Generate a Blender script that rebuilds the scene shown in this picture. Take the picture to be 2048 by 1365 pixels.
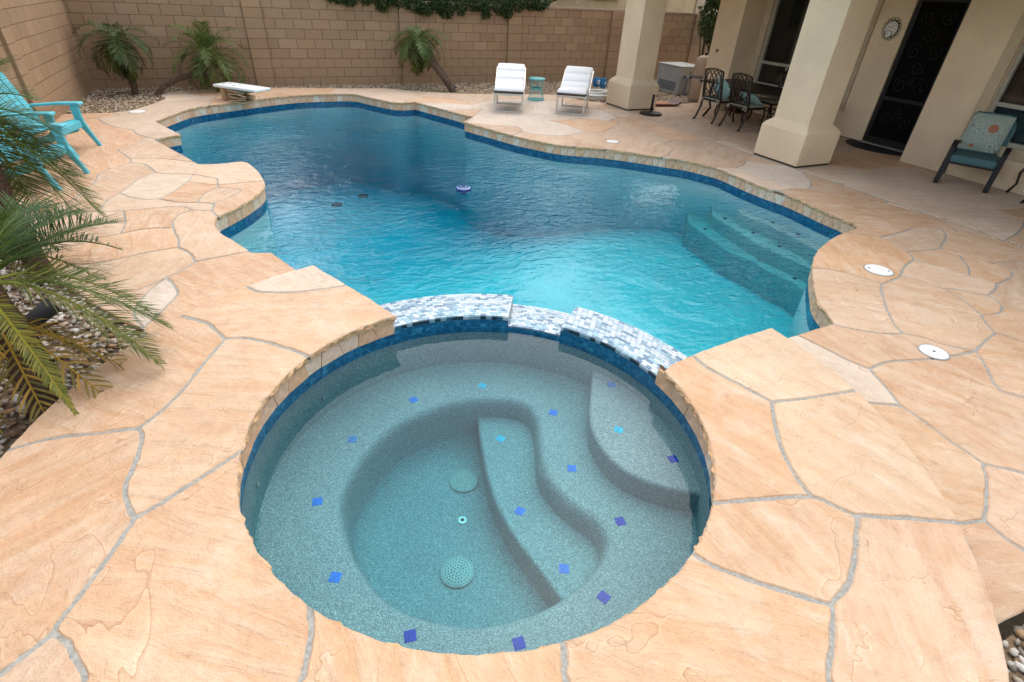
import bpy, bmesh, math, random
import numpy as np
from mathutils import Vector, Matrix
from mathutils.geometry import delaunay_2d_cdt
random.seed(11); rng = np.random.default_rng(7)
for o in list(bpy.data.objects): bpy.data.objects.remove(o)
SC = bpy.context.scene; COL = SC.collection
PI = math.pi

# ------------------------------------------------------------------ camera
CH = 2.16                                   # lens height above the pool deck
PITCH, ROLL, YAW, FPX = .59382, .05367, .45187, 1037.3
def _axes():
    f0 = Vector((math.sin(YAW), math.cos(YAW), 0)); r0 = Vector((math.cos(YAW), -math.sin(YAW), 0)); u0 = Vector((0, 0, 1))
    f = math.cos(PITCH)*f0 - math.sin(PITCH)*u0; u = math.sin(PITCH)*f0 + math.cos(PITCH)*u0
    return math.cos(ROLL)*r0 + math.sin(ROLL)*u, -math.sin(ROLL)*r0 + math.cos(ROLL)*u, f
CR, CU, CF = _axes()
cam = bpy.data.cameras.new('camera'); camo = bpy.data.objects.new('camera', cam); COL.objects.link(camo)
camo.matrix_world = Matrix(((CR.x, CU.x, -CF.x, 0), (CR.y, CU.y, -CF.y, 0), (CR.z, CU.z, -CF.z, CH), (0, 0, 0, 1)))
cam.sensor_fit = 'HORIZONTAL'; cam.sensor_width = 36; cam.lens = FPX/2048*36; cam.clip_start = .05; cam.clip_end = 500
SC.camera = camo
SC.render.resolution_x = 1024; SC.render.resolution_y = 682

# ------------------------------------------------------------------ light
SUN_EL, SUN_AZ = math.radians(60), math.radians(42)      # azimuth from +Y towards +X, broad veiled sun beyond the back wall
W = bpy.data.worlds.new('World'); SC.world = W; W.use_nodes = True
wn = W.node_tree; wn.nodes.clear()
sky = wn.nodes.new('ShaderNodeTexSky'); sky.sky_type = 'NISHITA'; sky.sun_disc = False
sky.sun_elevation = SUN_EL; sky.sun_rotation = SUN_AZ; sky.air_density = 1.0; sky.dust_density = 1.0; sky.ozone_density = 1.0
hs = wn.nodes.new('ShaderNodeHueSaturation'); hs.inputs['Saturation'].default_value = .7
bg = wn.nodes.new('ShaderNodeBackground'); bg.inputs['Strength'].default_value = .15
wo = wn.nodes.new('ShaderNodeOutputWorld')
wn.links.new(sky.outputs[0], hs.inputs['Color']); wb = wn.nodes.new('ShaderNodeMix'); wb.data_type = 'RGBA'; wb.blend_type = 'MULTIPLY'; wb.inputs[0].default_value = 1; wb.inputs[7].default_value = (1.0, .945, .84, 1)   # camera white balance
wn.links.new(hs.outputs[0], wb.inputs[6]); wn.links.new(wb.outputs[2], bg.inputs['Color']); wn.links.new(bg.outputs[0], wo.inputs['Surface'])
sl = bpy.data.lights.new('sun', 'SUN'); sl.energy = 0.95; sl.angle = math.radians(105); sl.color = (1, .94, .85)
so = bpy.data.objects.new('sun', sl); COL.objects.link(so)
sd = Vector((math.sin(SUN_AZ)*math.cos(SUN_EL), math.cos(SUN_AZ)*math.cos(SUN_EL), math.sin(SUN_EL)))
so.rotation_euler = sd.to_track_quat('Z', 'Y').to_euler(); so.location = (0, 0, 30)
vs = SC.view_settings; vs.view_transform = 'Standard'; vs.look = 'None'; vs.gamma = 1; vs.use_curve_mapping = False
vs.exposure = 1.54
SC.render.engine = 'CYCLES'
SC.cycles.max_bounces = 6; SC.cycles.diffuse_bounces = 3; SC.cycles.glossy_bounces = 3; SC.cycles.transparent_max_bounces = 10; SC.cycles.caustics_reflective = True

# ------------------------------------------------------------------ pixel -> ground (real positions on real planes)
def G(x, y, z=0.0):
    d = CF + (x-1024)/FPX*CR - (y-682.5)/FPX*CU
    t = (z-CH)/d.z
    return Vector((d.x*t, d.y*t, z))
def GX(x, y, X):
    d = CF + (x-1024)/FPX*CR - (y-682.5)/FPX*CU
    t = X/d.x
    return Vector((X, d.y*t, CH+d.z*t))
def lin(r, g, b): return tuple(((c/255+.055)/1.055)**2.4 if c > 10 else c/255/12.92 for c in (r, g, b))

# ------------------------------------------------------------------ materials
def newmat(name):
    m = bpy.data.materials.new(name); m.use_nodes = True
    nt = m.node_tree; b = nt.nodes['Principled BSDF']
    return m, nt, b
def nd(nt, t, **kw):
    n = nt.nodes.new(t)
    for k, v in kw.items():
        if k.startswith('i_'):
            n.inputs[k[2:].replace('_', ' ')].default_value = v
        else: setattr(n, k, v)
    return n
def lk(nt, a, b): nt.links.new(a, b)
def ramp(nt, fac, stops, interp='LINEAR'):
    r = nd(nt, 'ShaderNodeValToRGB'); cr = r.color_ramp; cr.interpolation = interp
    while len(cr.elements) < len(stops): cr.elements.new(.5)
    for e, (p, c) in zip(cr.elements, stops):
        e.position = p; e.color = (*c, 1) if len(c) == 3 else c
    lk(nt, fac, r.inputs[0]); return r.outputs[0]
def mixc(nt, fac, a, b, mode='MIX'):
    m = nd(nt, 'ShaderNodeMix', data_type='RGBA', blend_type=mode)
    if isinstance(fac, float): m.inputs[0].default_value = fac
    else: lk(nt, fac, m.inputs[0])
    for s, v in ((6, a), (7, b)):
        if isinstance(v, tuple): m.inputs[s].default_value = (*v, 1) if len(v) == 3 else v
        else: lk(nt, v, m.inputs[s])
    return m.outputs[2]
def math_(nt, op, a, b=None, c=None):
    m = nd(nt, 'ShaderNodeMath', operation=op)
    for i, v in enumerate((a, b, c)):
        if v is None: continue
        if isinstance(v, (int, float)): m.inputs[i].default_value = v
        else: lk(nt, v, m.inputs[i])
    return m.outputs[0]
def noise(nt, vec, scale, detail=4, rough=.55, dist=0):
    n = nd(nt, 'ShaderNodeTexNoise'); n.inputs['Scale'].default_value = scale; n.inputs['Detail'].default_value = detail
    n.inputs['Roughness'].default_value = rough; n.inputs['Distortion'].default_value = dist
    if vec is not None: lk(nt, vec, n.inputs['Vector'])
    return n.outputs[0]
def bump(nt, h, strength, dist, b, normal=None):
    n = nd(nt, 'ShaderNodeBump'); n.inputs['Strength'].default_value = strength; n.inputs['Distance'].default_value = dist
    lk(nt, h, n.inputs['Height'])
    if normal is not None: lk(nt, normal, n.inputs['Normal'])
    if b is not None: lk(nt, n.outputs[0], b.inputs['Normal'])
    return n.outputs[0]
def simple(name, col, rough=.6, metal=0, var=.12, scale=14, bumpd=0.0, bscale=80, spec=.5, coord='Object', coat=0):
    m, nt, b = newmat(name)
    tc = nd(nt, 'ShaderNodeTexCoord'); n = noise(nt, tc.outputs[coord], scale, 5)
    lo = tuple(c*(1-var) for c in col); hi = tuple(min(1, c*(1+var)) for c in col)
    c = ramp(nt, n, [(.3, lo), (.7, hi)])
    lk(nt, c, b.inputs['Base Color']); b.inputs['Roughness'].default_value = rough; b.inputs['Metallic'].default_value = metal
    b.inputs['Specular IOR Level'].default_value = spec; b.inputs['Coat Weight'].default_value = coat
    if bumpd: bump(nt, noise(nt, tc.outputs[coord], bscale, 3), 1, bumpd, b)
    return m
M = {}
def flagstone():
    m, nt, b = newmat('flagstone'); tc = nd(nt, 'ShaderNodeTexCoord'); oi = nd(nt, 'ShaderNodeObjectInfo')
    # every slab has its own bedding direction
    ang = math_(nt, 'MULTIPLY', oi.outputs['Random'], 6.28)
    vr = nd(nt, 'ShaderNodeVectorRotate', rotation_type='Z_AXIS'); lk(nt, tc.outputs['Object'], vr.inputs['Vector']); lk(nt, ang, vr.inputs['Angle'])
    off = nd(nt, 'ShaderNodeVectorMath', operation='ADD'); lk(nt, vr.outputs[0], off.inputs[0])
    cmb = nd(nt, 'ShaderNodeCombineXYZ'); lk(nt, math_(nt, 'MULTIPLY', oi.outputs['Random'], 91.7), cmb.inputs[2]); lk(nt, math_(nt, 'MULTIPLY', oi.outputs['Random'], 37.1), cmb.inputs[0]); lk(nt, cmb.outputs[0], off.inputs[1])
    mp = nd(nt, 'ShaderNodeMapping'); mp.inputs['Scale'].default_value = (1, 4.5, 1); lk(nt, off.outputs[0], mp.inputs['Vector'])
    st = noise(nt, mp.outputs[0], 2.2, 6, .62, .6)
    patch = noise(nt, off.outputs[0], 1.6, 4, .6, .5)
    grain = noise(nt, tc.outputs['Object'], 170, 3, .7)
    base = oi.outputs['Color']
    dark = mixc(nt, 1.0, base, (.90, .86, .82), 'MULTIPLY')
    light = mixc(nt, .45, base, (.63, .53, .41))
    c1 = mixc(nt, ramp(nt, st, [(.36, (0, 0, 0)), (.62, (1, 1, 1))]), dark, light)
    c2 = mixc(nt, ramp(nt, patch, [(.36, (0, 0, 0)), (.66, (.55, .55, .55))]), c1, base)
    vein = ramp(nt, noise(nt, mp.outputs[0], 5, 5, .7, 1.2), [(.58, (0, 0, 0)), (.72, (.42, .42, .42))])
    c3 = mixc(nt, vein, c2, (.66, .57, .46))
    cloud = ramp(nt, noise(nt, off.outputs[0], 3.2, 6, .68, 1.0), [(.52, (0, 0, 0)), (.70, (.38, .38, .38))])
    c3 = mixc(nt, cloud, c3, (.66, .58, .48))
    # world-scale dust and wear, shared by neighbouring slabs
    geo = nd(nt, 'ShaderNodeNewGeometry')
    wear = ramp(nt, noise(nt, geo.outputs['Position'], .9, 4, .6), [(.35, (.92, .895, .87)), (.62, (1.04, 1.04, 1.04))])
    c4 = mixc(nt, 1.0, c3, wear, 'MULTIPLY')
    gr = ramp(nt, grain, [(.3, (.90, .88, .86)), (.7, (1.05, 1.05, 1.05))])
    c5 = mixc(nt, 1.0, c4, gr, 'MULTIPLY')
    crk = ramp(nt, noise(nt, off.outputs[0], 11, 6, .75, .5), [(.30, (.88, .84, .80)), (.45, (.98, .97, .96)), (.58, (1.02, 1.02, 1.02)), (.70, (1.10, 1.11, 1.12))])
    c5 = mixc(nt, 1.0, c5, crk, 'MULTIPLY')
    lk(nt, c5, b.inputs['Base Color'])
    lk(nt, ramp(nt, st, [(.3, (.5, .5, .5)), (.7, (.72, .72, .72))]), b.inputs['Roughness']); b.inputs['Specular IOR Level'].default_value = .35
    # cleft steps: snapped noise gives flaked contours
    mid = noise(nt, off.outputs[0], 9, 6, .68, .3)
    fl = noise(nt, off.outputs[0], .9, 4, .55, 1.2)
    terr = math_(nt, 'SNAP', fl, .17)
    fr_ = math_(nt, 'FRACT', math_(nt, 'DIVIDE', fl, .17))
    lk(nt, mixc(nt, 1.0, c5, ramp(nt, fr_, [(0, (.80, .73, .66)), (.03, (1, 1, 1)), (.93, (1, 1, 1)), (1, (1.12, 1.13, 1.14))]), 'MULTIPLY'), b.inputs['Base Color'])  # dark line along flake edges: their shadow and crack dirt painted into the colour
    h = math_(nt, 'ADD', math_(nt, 'ADD', math_(nt, 'MULTIPLY', terr, 2.4), math_(nt, 'MULTIPLY', mid, .7)), math_(nt, 'ADD', math_(nt, 'MULTIPLY', st, .9), math_(nt, 'MULTIPLY', grain, .10)))
    bump(nt, h, 1.0, .028, b)
    return m
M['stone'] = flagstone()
M['grout'] = simple('grout', (.32, .31, .275), .9, 0, .25, 60, .004, 220)
def speckle(name, dark, mid, light, scale, rough=.6):
    m, nt, b = newmat(name); tc = nd(nt, 'ShaderNodeTexCoord')
    v = nd(nt, 'ShaderNodeTexVoronoi'); v.inputs['Scale'].default_value = scale; lk(nt, tc.outputs['Object'], v.inputs['Vector'])
    sep = nd(nt, 'ShaderNodeSeparateColor'); lk(nt, v.outputs['Color'], sep.inputs[0])
    c = ramp(nt, sep.outputs[0], [(0, dark), (.35, mid), (.62, mid), (.9, light), (1, light)])
    big = ramp(nt, noise(nt, tc.outputs['Object'], 1.7, 5), [(.3, (.86, .88, .9)), (.7, (1.1, 1.08, 1.06))])
    lk(nt, mixc(nt, 1.0, c, big, 'MULTIPLY'), b.inputs['Base Color']); b.inputs['Roughness'].default_value = rough
    bump(nt, v.outputs['Distance'], .5, .003, b)
    return m
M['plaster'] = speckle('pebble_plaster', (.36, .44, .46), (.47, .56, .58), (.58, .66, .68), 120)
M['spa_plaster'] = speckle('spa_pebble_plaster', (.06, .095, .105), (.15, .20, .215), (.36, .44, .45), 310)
def mottled(name, c0, c1, c2, scale=26, rough=.12):
    m, nt, b = newmat(name); tc = nd(nt, 'ShaderNodeTexCoord')
    n = noise(nt, tc.outputs['Object'], scale, 6, .65, .8)
    c = ramp(nt, n, [(.32, c0), (.52, c1), (.72, c2)])
    br = nd(nt, 'ShaderNodeTexNoise')
    lk(nt, c, b.inputs['Base Color']); b.inputs['Roughness'].default_value = rough
    bump(nt, n, .4, .002, b)
    return m
M['tile'] = mottled('blue_glass_tile', (.003, .05, .115), (.008, .105, .215), (.06, .27, .42))
def objcol(name, rough=.3, spec=.5, var=.15, scale=40, bumpd=0.0, trans=0):
    m, nt, b = newmat(name); tc = nd(nt, 'ShaderNodeTexCoord'); oi = nd(nt, 'ShaderNodeObjectInfo')
    n = noise(nt, tc.outputs['Object'], scale, 5, .6)
    c = mixc(nt, 1.0, oi.outputs['Color'], ramp(nt, n, [(.3, (1-var,)*3), (.7, (1+var,)*3)]), 'MULTIPLY')
    lk(nt, c, b.inputs['Base Color']); b.inputs['Roughness'].default_value = rough; b.inputs['Specular IOR Level'].default_value = spec
    if bumpd: bump(nt, n, 1, bumpd, b)
    return m
M['glass_tile'] = objcol('glass_mosaic', .08, .6, .12, 90)
M['accent'] = objcol('accent_tile', .4, .04, .3, 55)
M['facing'] = objcol('facing_stone', .7, .3, .2, 22, .003)
M['block'] = objcol('concrete_block', .9, .2, .13, 70, .0035)
M['frond'] = None
def island(name, stops, rough=.75, scale=60, bumpd=.002):
    m, nt, b = newmat(name); geo = nd(nt, 'ShaderNodeNewGeometry'); tc = nd(nt, 'ShaderNodeTexCoord')
    c = ramp(nt, geo.outputs['Random Per Island'], stops)
    n = noise(nt, tc.outputs['Object'], scale, 4)
    c2 = mixc(nt, 1.0, c, ramp(nt, n, [(.3, (.75, .72, .7)), (.7, (1.12, 1.12, 1.12))]), 'MULTIPLY')
    lk(nt, c2, b.inputs['Base Color']); b.inputs['Roughness'].default_value = rough
    return m
M['gravel'] = island('gravel', [(0, (.16, .09, .045)), (.12, (.36, .23, .12)), (.3, (.50, .38, .24)), (.48, (.62, .52, .38)), (.66, (.40, .29, .18)), (.8, (.66, .60, .5)), (.9, (.24, .21, .18)), (1, (.52, .36, .2))])
M['gravel_near'] = island('gravel_near', [(0, (.10, .065, .04)), (.14, (.30, .19, .10)), (.3, (.42, .36, .28)), (.48, (.55, .50, .42)), (.62, (.25, .22, .18)), (.78, (.62, .59, .53)), (.9, (.16, .14, .12)), (1, (.45, .26, .12))])
M['soil'] = simple('bed_soil', (.17, .11, .065), .95, 0, .4, 30, .01, 40)
M['stucco'] = simple('stucco', (.70, .545, .375), .9, 0, .09, 1.6, .010, 55, .2)
M['stucco_trim'] = simple('stucco_trim', (.46, .36, .245), .9, 0, .08, 5, .003, 130, .2)
M['neigh'] = simple('neighbour_stucco', (.50, .37, .22), .9, 0, .12, 4, .004, 90, .2)
M['mortar'] = simple('mortar', (.275, .175, .105), .95, 0, .2, 40, .003, 150)
M['white_plastic'] = simple('white_plastic', (.78, .77, .74), .4, 0, .05, 12)
M['cushion'] = simple('white_cushion', (.80, .79, .77), .85, 0, .03, 10, .002, 300)
M['chrome'] = simple('brushed_steel', (.55, .54, .52), .28, .9, .08, 40)
M['darkwood'] = simple('dark_slats', (.035, .02, .012), .5, 0, .3, 30)
M['turq'] = simple('turquoise_plastic', (.095, .45, .52), .42, 0, .06, 6, .0008, 200)
M['turq_metal'] = simple('turquoise_metal', (.12, .42, .43), .4, 0, .1, 20)
M['iron'] = simple('black_iron', (.010, .009, .008), .55, 0, .3, 40, .001, 120, .3)
M['bronze'] = simple('dark_bronze', (.030, .020, .014), .38, .55, .35, 30, .001, 120)
M['stone_edge'] = simple('split_stone_edge', (.56, .345, .185), .9, 0, .35, 28, .006, 60, .2)
M['teal_fabric'] = simple('teal_fabric', (.055, .125, .135), .9, 0, .1, 20, .001, 400)
M['tan'] = simple('tan_fibreglass', (.36, .25, .17), .55, 0, .15, 7)
M['grey_metal'] = simple('grey_cabinet', (.30, .29, .27), .5, .1, .1, 6)
M['grey_pipe'] = simple('grey_pipe', (.10, .11, .12), .45, 0, .15, 12)
M['hose'] = simple('white_hose', (.72, .73, .70), .45, 0, .06, 14)
M['blue_plastic'] = simple('blue_plastic', (.02, .20, .42), .35, 0, .1, 10)
M['rubber'] = simple('black_rubber', (.008, .008, .010), .8, 0, .3, 30, .002, 160)
M['red'] = simple('dark_red_plastic', (.10, .018, .012), .45, 0, .15, 10)
M['board_stand'] = simple('tan_stand', (.46, .30, .17), .7, 0, .15, 14)
M['rope'] = simple('drain_strip', (.52, .44, .33), .8, 0, .2, 30)
M['trunk'] = simple('palm_trunk', (.085, .05, .03), .95, 0, .5, 26, .012, 34)
M['bark'] = simple('bark', (.06, .04, .028), .95, 0, .4, 20, .01, 30)
M['vinyl'] = simple('window_frame', (.30, .27, .22), .5, 0, .08, 10)
M['interior'] = simple('dark_interior', (.006, .0055, .005), .95, 0, .2, 5, spec=.05)
M['slat'] = simple('shutter_slats', (.07, .075, .07), .6, 0, .15, 8)
M['roof'] = simple('roof_tile', (.30, .15, .09), .85, 0, .3, 9, .01, 30)
M['clock_face'] = simple('clock_face', (.62, .60, .55), .5, 0, .06, 20)
M['deckend'] = simple('mortar_bed', (.30, .27, .22), .95, 0, .25, 25, .004, 120)
def glassmat():
    m, nt, b = newmat('window_glass'); b.inputs['Base Color'].default_value = (.012, .013, .012, 1); b.inputs['Roughness'].default_value = .04
    b.inputs['Specular IOR Level'].default_value = .6; b.inputs['Alpha'].default_value = .55
    return m
M['glass'] = glassmat()
def leafmat(name, c0, c1, c2, rough=.5, trans=.25, objc=False):
    m, nt, b = newmat(name); geo = nd(nt, 'ShaderNodeNewGeometry')
    c = ramp(nt, geo.outputs['Random Per Island'], [(0, c0), (.5, c1), (1, c2)])
    if objc:
        oi = nd(nt, 'ShaderNodeObjectInfo'); c = mixc(nt, 1.0, c, oi.outputs['Color'], 'MULTIPLY')
    lk(nt, c, b.inputs['Base Color']); b.inputs['Roughness'].default_value = rough; b.inputs['Specular IOR Level'].default_value = .3
    tr = nd(nt, 'ShaderNodeBsdfTranslucent'); lk(nt, c, tr.inputs['Color'])
    mx = nd(nt, 'ShaderNodeMixShader'); mx.inputs[0].default_value = trans
    lk(nt, b.outputs[0], mx.inputs[1]); lk(nt, tr.outputs[0], mx.inputs[2])
    lk(nt, mx.outputs[0], nt.nodes['Material Output'].inputs['Surface'])
    return m
M['frond'] = leafmat('palm_leaflet', (.045, .075, .018), (.075, .115, .026), (.15, .18, .04), .42, .22, True)
M['leaf'] = leafmat('hedge_leaf', (.012, .028, .008), (.028, .055, .014), (.06, .095, .022), .45, .2)
M['leaf_bright'] = leafmat('shrub_leaf', (.05, .08, .015), (.10, .14, .025), (.20, .22, .05), .45, .25)
M['leaf_orange'] = leafmat('orange_leaf', (.22, .10, .02), (.34, .17, .04), (.42, .27, .09), .5, .25)
def watermat(name, rip, fine, bs, col):
    m, nt, b = newmat(name); nt.nodes.remove(b); out = nt.nodes['Material Output']
    geo = nd(nt, 'ShaderNodeNewGeometry')
    mp = nd(nt, 'ShaderNodeMapping'); lk(nt, geo.outputs['Position'], mp.inputs['Vector']); mp.inputs['Rotation'].default_value = (0, 0, .5); mp.inputs['Scale'].default_value = (1, 1.7, 1)
    h = math_(nt, 'ADD', math_(nt, 'MULTIPLY', noise(nt, mp.outputs[0], rip, 3, .5, .6), 1.0), math_(nt, 'MULTIPLY', noise(nt, mp.outputs[0], fine, 2, .5, .4), .28))
    amp = ramp(nt, noise(nt, geo.outputs['Position'], .42, 3), [(.36, (.18, .18, .18)), (.62, (1, 1, 1))])
    nrm = bump(nt, math_(nt, 'MULTIPLY', h, amp), 1.0, bs, None)
    dot = nd(nt, 'ShaderNodeVectorMath', operation='DOT_PRODUCT'); lk(nt, nrm, dot.inputs[0]); lk(nt, geo.outputs['Incoming'], dot.inputs[1])
    c = math_(nt, 'MINIMUM', math_(nt, 'ABSOLUTE', dot.outputs['Value']), 1.0)
    F = math_(nt, 'ADD', .02, math_(nt, 'MULTIPLY', .98, math_(nt, 'POWER', math_(nt, 'SUBTRACT', 1.0, c), 5.0)))
    gl = nd(nt, 'ShaderNodeBsdfGlossy'); gl.inputs['Roughness'].default_value = .02; gl.inputs['Color'].default_value = (1, 1, 1, 1); lk(nt, nrm, gl.inputs['Normal'])
    tr = nd(nt, 'ShaderNodeBsdfTransparent')
    mx = nd(nt, 'ShaderNodeMixShader'); lk(nt, F, mx.inputs[0]); lk(nt, tr.outputs[0], mx.inputs[1]); lk(nt, gl.outputs[0], mx.inputs[2]); lk(nt, mx.outputs[0], out.inputs['Surface'])
    va = nd(nt, 'ShaderNodeVolumeAbsorption'); va.inputs['Color'].default_value = (*col, 1); va.inputs['Density'].default_value = 1.0
    lk(nt, va.outputs[0], out.inputs['Volume'])
    return m
M['pool_water'] = watermat('pool_water', 5.6, 16, .046, (.01, .882, .932))
M['spa_water'] = watermat('spa_water', 2.0, 9, .004, (.06, .865, .935))

# ------------------------------------------------------------------ mesh helpers
class MB:
    def __init__(s): s.v = []; s.f = []
    def add(s, v, f):
        k = len(s.v); s.v += [tuple(p) for p in v]; s.f += [tuple(i+k for i in q) for q in f]; return s
    def box(s, c, d, R=None):
        x, y, z = d[0]/2, d[1]/2, d[2]/2
        P = [Vector(p) for p in ((-x,-y,-z),(x,-y,-z),(x,y,-z),(-x,y,-z),(-x,-y,z),(x,-y,z),(x,y,z),(-x,y,z))]
        if R is not None: P = [R @ p for p in P]
        c = Vector(c)
        return s.add([p+c for p in P], [(3,2,1,0),(4,5,6,7),(0,1,5,4),(1,2,6,5),(2,3,7,6),(3,0,4,7)])
    def bar(s, a, b, w, h, up=(0,0,1)):
        a, b = Vector(a), Vector(b); d = (b-a); L = d.length; d.normalize(); up = Vector(up)
        if abs(d.dot(up)) > .98: up = Vector((1,0,0))
        y = up.cross(d).normalized(); z = d.cross(y)
        R = Matrix((d, y, z)).transposed()
        return s.box((a+b)/2, (L, w, h), R)
    def tube(s, pts, r, n=8, closed=False, caps=True):
        pts = [Vector(p) for p in pts]; m = len(pts); rr = r if isinstance(r, (list, tuple)) else [r]*m
        def tan(i):
            if closed: return (pts[(i+1)%m]-pts[i-1]).normalized()
            return (pts[min(i+1,m-1)]-pts[max(i-1,0)]).normalized()
        t = tan(0); u = t.orthogonal().normalized(); V = []
        for i in range(m):
            t = tan(i); u = (u - t*u.dot(t))
            if u.length < 1e-6: u = t.orthogonal()
            u.normalize(); w = t.cross(u)
            for k in range(n):
                a = 2*PI*k/n; V.append(pts[i]+(u*math.cos(a)+w*math.sin(a))*rr[i])
        Fc = []
        for i in range(m if closed else m-1):
            j = (i+1) % m
            for k in range(n):
                k2 = (k+1) % n; Fc.append((i*n+k, i*n+k2, j*n+k2, j*n+k))
        if not closed and caps: Fc += [tuple(range(n-1,-1,-1)), tuple((m-1)*n+k for k in range(n))]
        return s.add(V, Fc)
    def lathe(s, prof, n=20, c=(0,0,0), R=None, sx=1, sy=1):
        c = Vector(c); V = []; m = len(prof)
        for r, z in prof:
            for k in range(n):
                p = Vector((r*math.cos(2*PI*k/n)*sx, r*math.sin(2*PI*k/n)*sy, z))
                if R is not None: p = R @ p
                V.append(p+c)
        Fc = [(i*n+k, i*n+(k+1)%n, (i+1)*n+(k+1)%n, (i+1)*n+k) for i in range(m-1) for k in range(n)]
        if prof[0][0] > 1e-6: Fc.append(tuple(range(n-1,-1,-1)))
        if prof[-1][0] > 1e-6: Fc.append(tuple((m-1)*n+k for k in range(n)))
        return s.add(V, Fc)
    def prism(s, poly, z0, z1):
        n = len(poly); a = sum(poly[i][0]*poly[(i+1)%n][1]-poly[(i+1)%n][0]*poly[i][1] for i in range(n))
        if a < 0: poly = poly[::-1]
        V = [(p[0], p[1], z0) for p in poly]+[(p[0], p[1], z1) for p in poly]
        Fc = [tuple(range(n-1,-1,-1)), tuple(range(n, 2*n))]+[(i, (i+1)%n, n+(i+1)%n, n+i) for i in range(n)]
        return s.add(V, Fc)
    def extrude(s, prof, axis_pts):   # profile (list of Vector) swept between two offsets
        n = len(prof); a, b = Vector(axis_pts[0]), Vector(axis_pts[1])
        V = [p+a for p in prof]+[p+b for p in prof]
        Fc = [tuple(range(n-1,-1,-1)), tuple(range(n,2*n))]+[(i,(i+1)%n,n+(i+1)%n,n+i) for i in range(n)]
        return s.add(V, Fc)
    def mesh(s, name, mat, smooth=False):
        me = bpy.data.meshes.new(name); me.from_pydata(s.v, [], s.f); me.update()
        bm = bmesh.new(); bm.from_mesh(me); bmesh.ops.recalc_face_normals(bm, faces=bm.faces); bm.to_mesh(me); bm.free()
        if mat: me.materials.append(M[mat] if isinstance(mat, str) else mat)
        if smooth: me.polygons.foreach_set('use_smooth', [abs(p.normal.z) < .9995 or len(p.vertices) == 4 for p in me.polygons])
        return me
    def build(s, name, mat, parent=None, smooth=False, bevel=0, seg=2, loc=None, rz=0, col=None, auto=None):
        o = bpy.data.objects.new(name, s.mesh(name, mat, smooth)); COL.objects.link(o)
        if parent is not None: o.parent = parent
        if loc is not None: o.location = loc
        if rz: o.rotation_euler = (0, 0, rz)
        if bevel:
            b = o.modifiers.new('bevel', 'BEVEL'); b.width = bevel; b.segments = seg; b.limit_method = 'ANGLE'; b.angle_limit = .6
        if col: o.color = (*col, 1)
        return o
def raw(name, V, Fc, mat, parent=None, smooth=False, kind=None, col=None):
    me = bpy.data.meshes.new(name); me.from_pydata(V if isinstance(V, list) else V.tolist(), [], Fc if isinstance(Fc, list) else Fc.tolist()); me.update()
    me.materials.append(M[mat])
    if smooth: me.polygons.foreach_set('use_smooth', [True]*len(me.polygons))
    o = bpy.data.objects.new(name, me); COL.objects.link(o)
    if parent is not None: o.parent = parent
    if kind: o['kind'] = kind
    if col: o.color = (*col, 1)
    return o
def tag(o, label=None, cat=None, group=None, kind=None):
    if label: o['label'] = label
    if cat: o['category'] = cat
    if group: o['group'] = group
    if kind: o['kind'] = kind
    return o
def thing(name, label, cat, loc=(0,0,0), rz=0, group=None):
    o = bpy.data.objects.new(name, None); COL.objects.link(o); o.location = loc; o.rotation_euler = (0,0,rz); o.empty_display_size = .1
    return tag(o, label, cat, group)
def copy_tree(o, parent=None):
    c = o.copy(); COL.objects.link(c); c.parent = parent
    for ch in [x for x in bpy.data.objects if x.parent == o]: copy_tree(ch, c)
    return c
def smooth_line(pts, n=5, closed=False):
    """Catmull-Rom through 2-D / 3-D points"""
    P = [Vector(p) for p in pts]; m = len(P); out = []
    for i in range(m if closed else m-1):
        a = P[i-1] if (i > 0 or closed) else P[0]; b = P[i]; c = P[(i+1)%m]; d = P[(i+2)%m] if (i+2 < m or closed) else P[-1]
        for k in range(n):
            t = k/n
            out.append(.5*((2*b)+(c-a)*t+(2*a-5*b+4*c-d)*t*t+(3*b-a-3*c+d)*t**3))
    if not closed: out.append(P[-1])
    return out
def resample(P, step):
    out = [P[0]]
    for a, b in zip(P, P[1:]):
        L = (b-a).length; n = max(1, round(L/step))
        out += [a.lerp(b, k/n) for k in range(1, n+1)]
    return out
def inside(p, poly):
    x, y = p[0], p[1]; r = False; n = len(poly)
    for i in range(n):
        x1, y1 = poly[i][0], poly[i][1]; x2, y2 = poly[i-1][0], poly[i-1][1]
        if (y1 > y) != (y2 > y) and x < (x2-x1)*(y-y1)/(y2-y1)+x1: r = not r
    return r
def V2(p): return Vector((p[0], p[1]))
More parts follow.
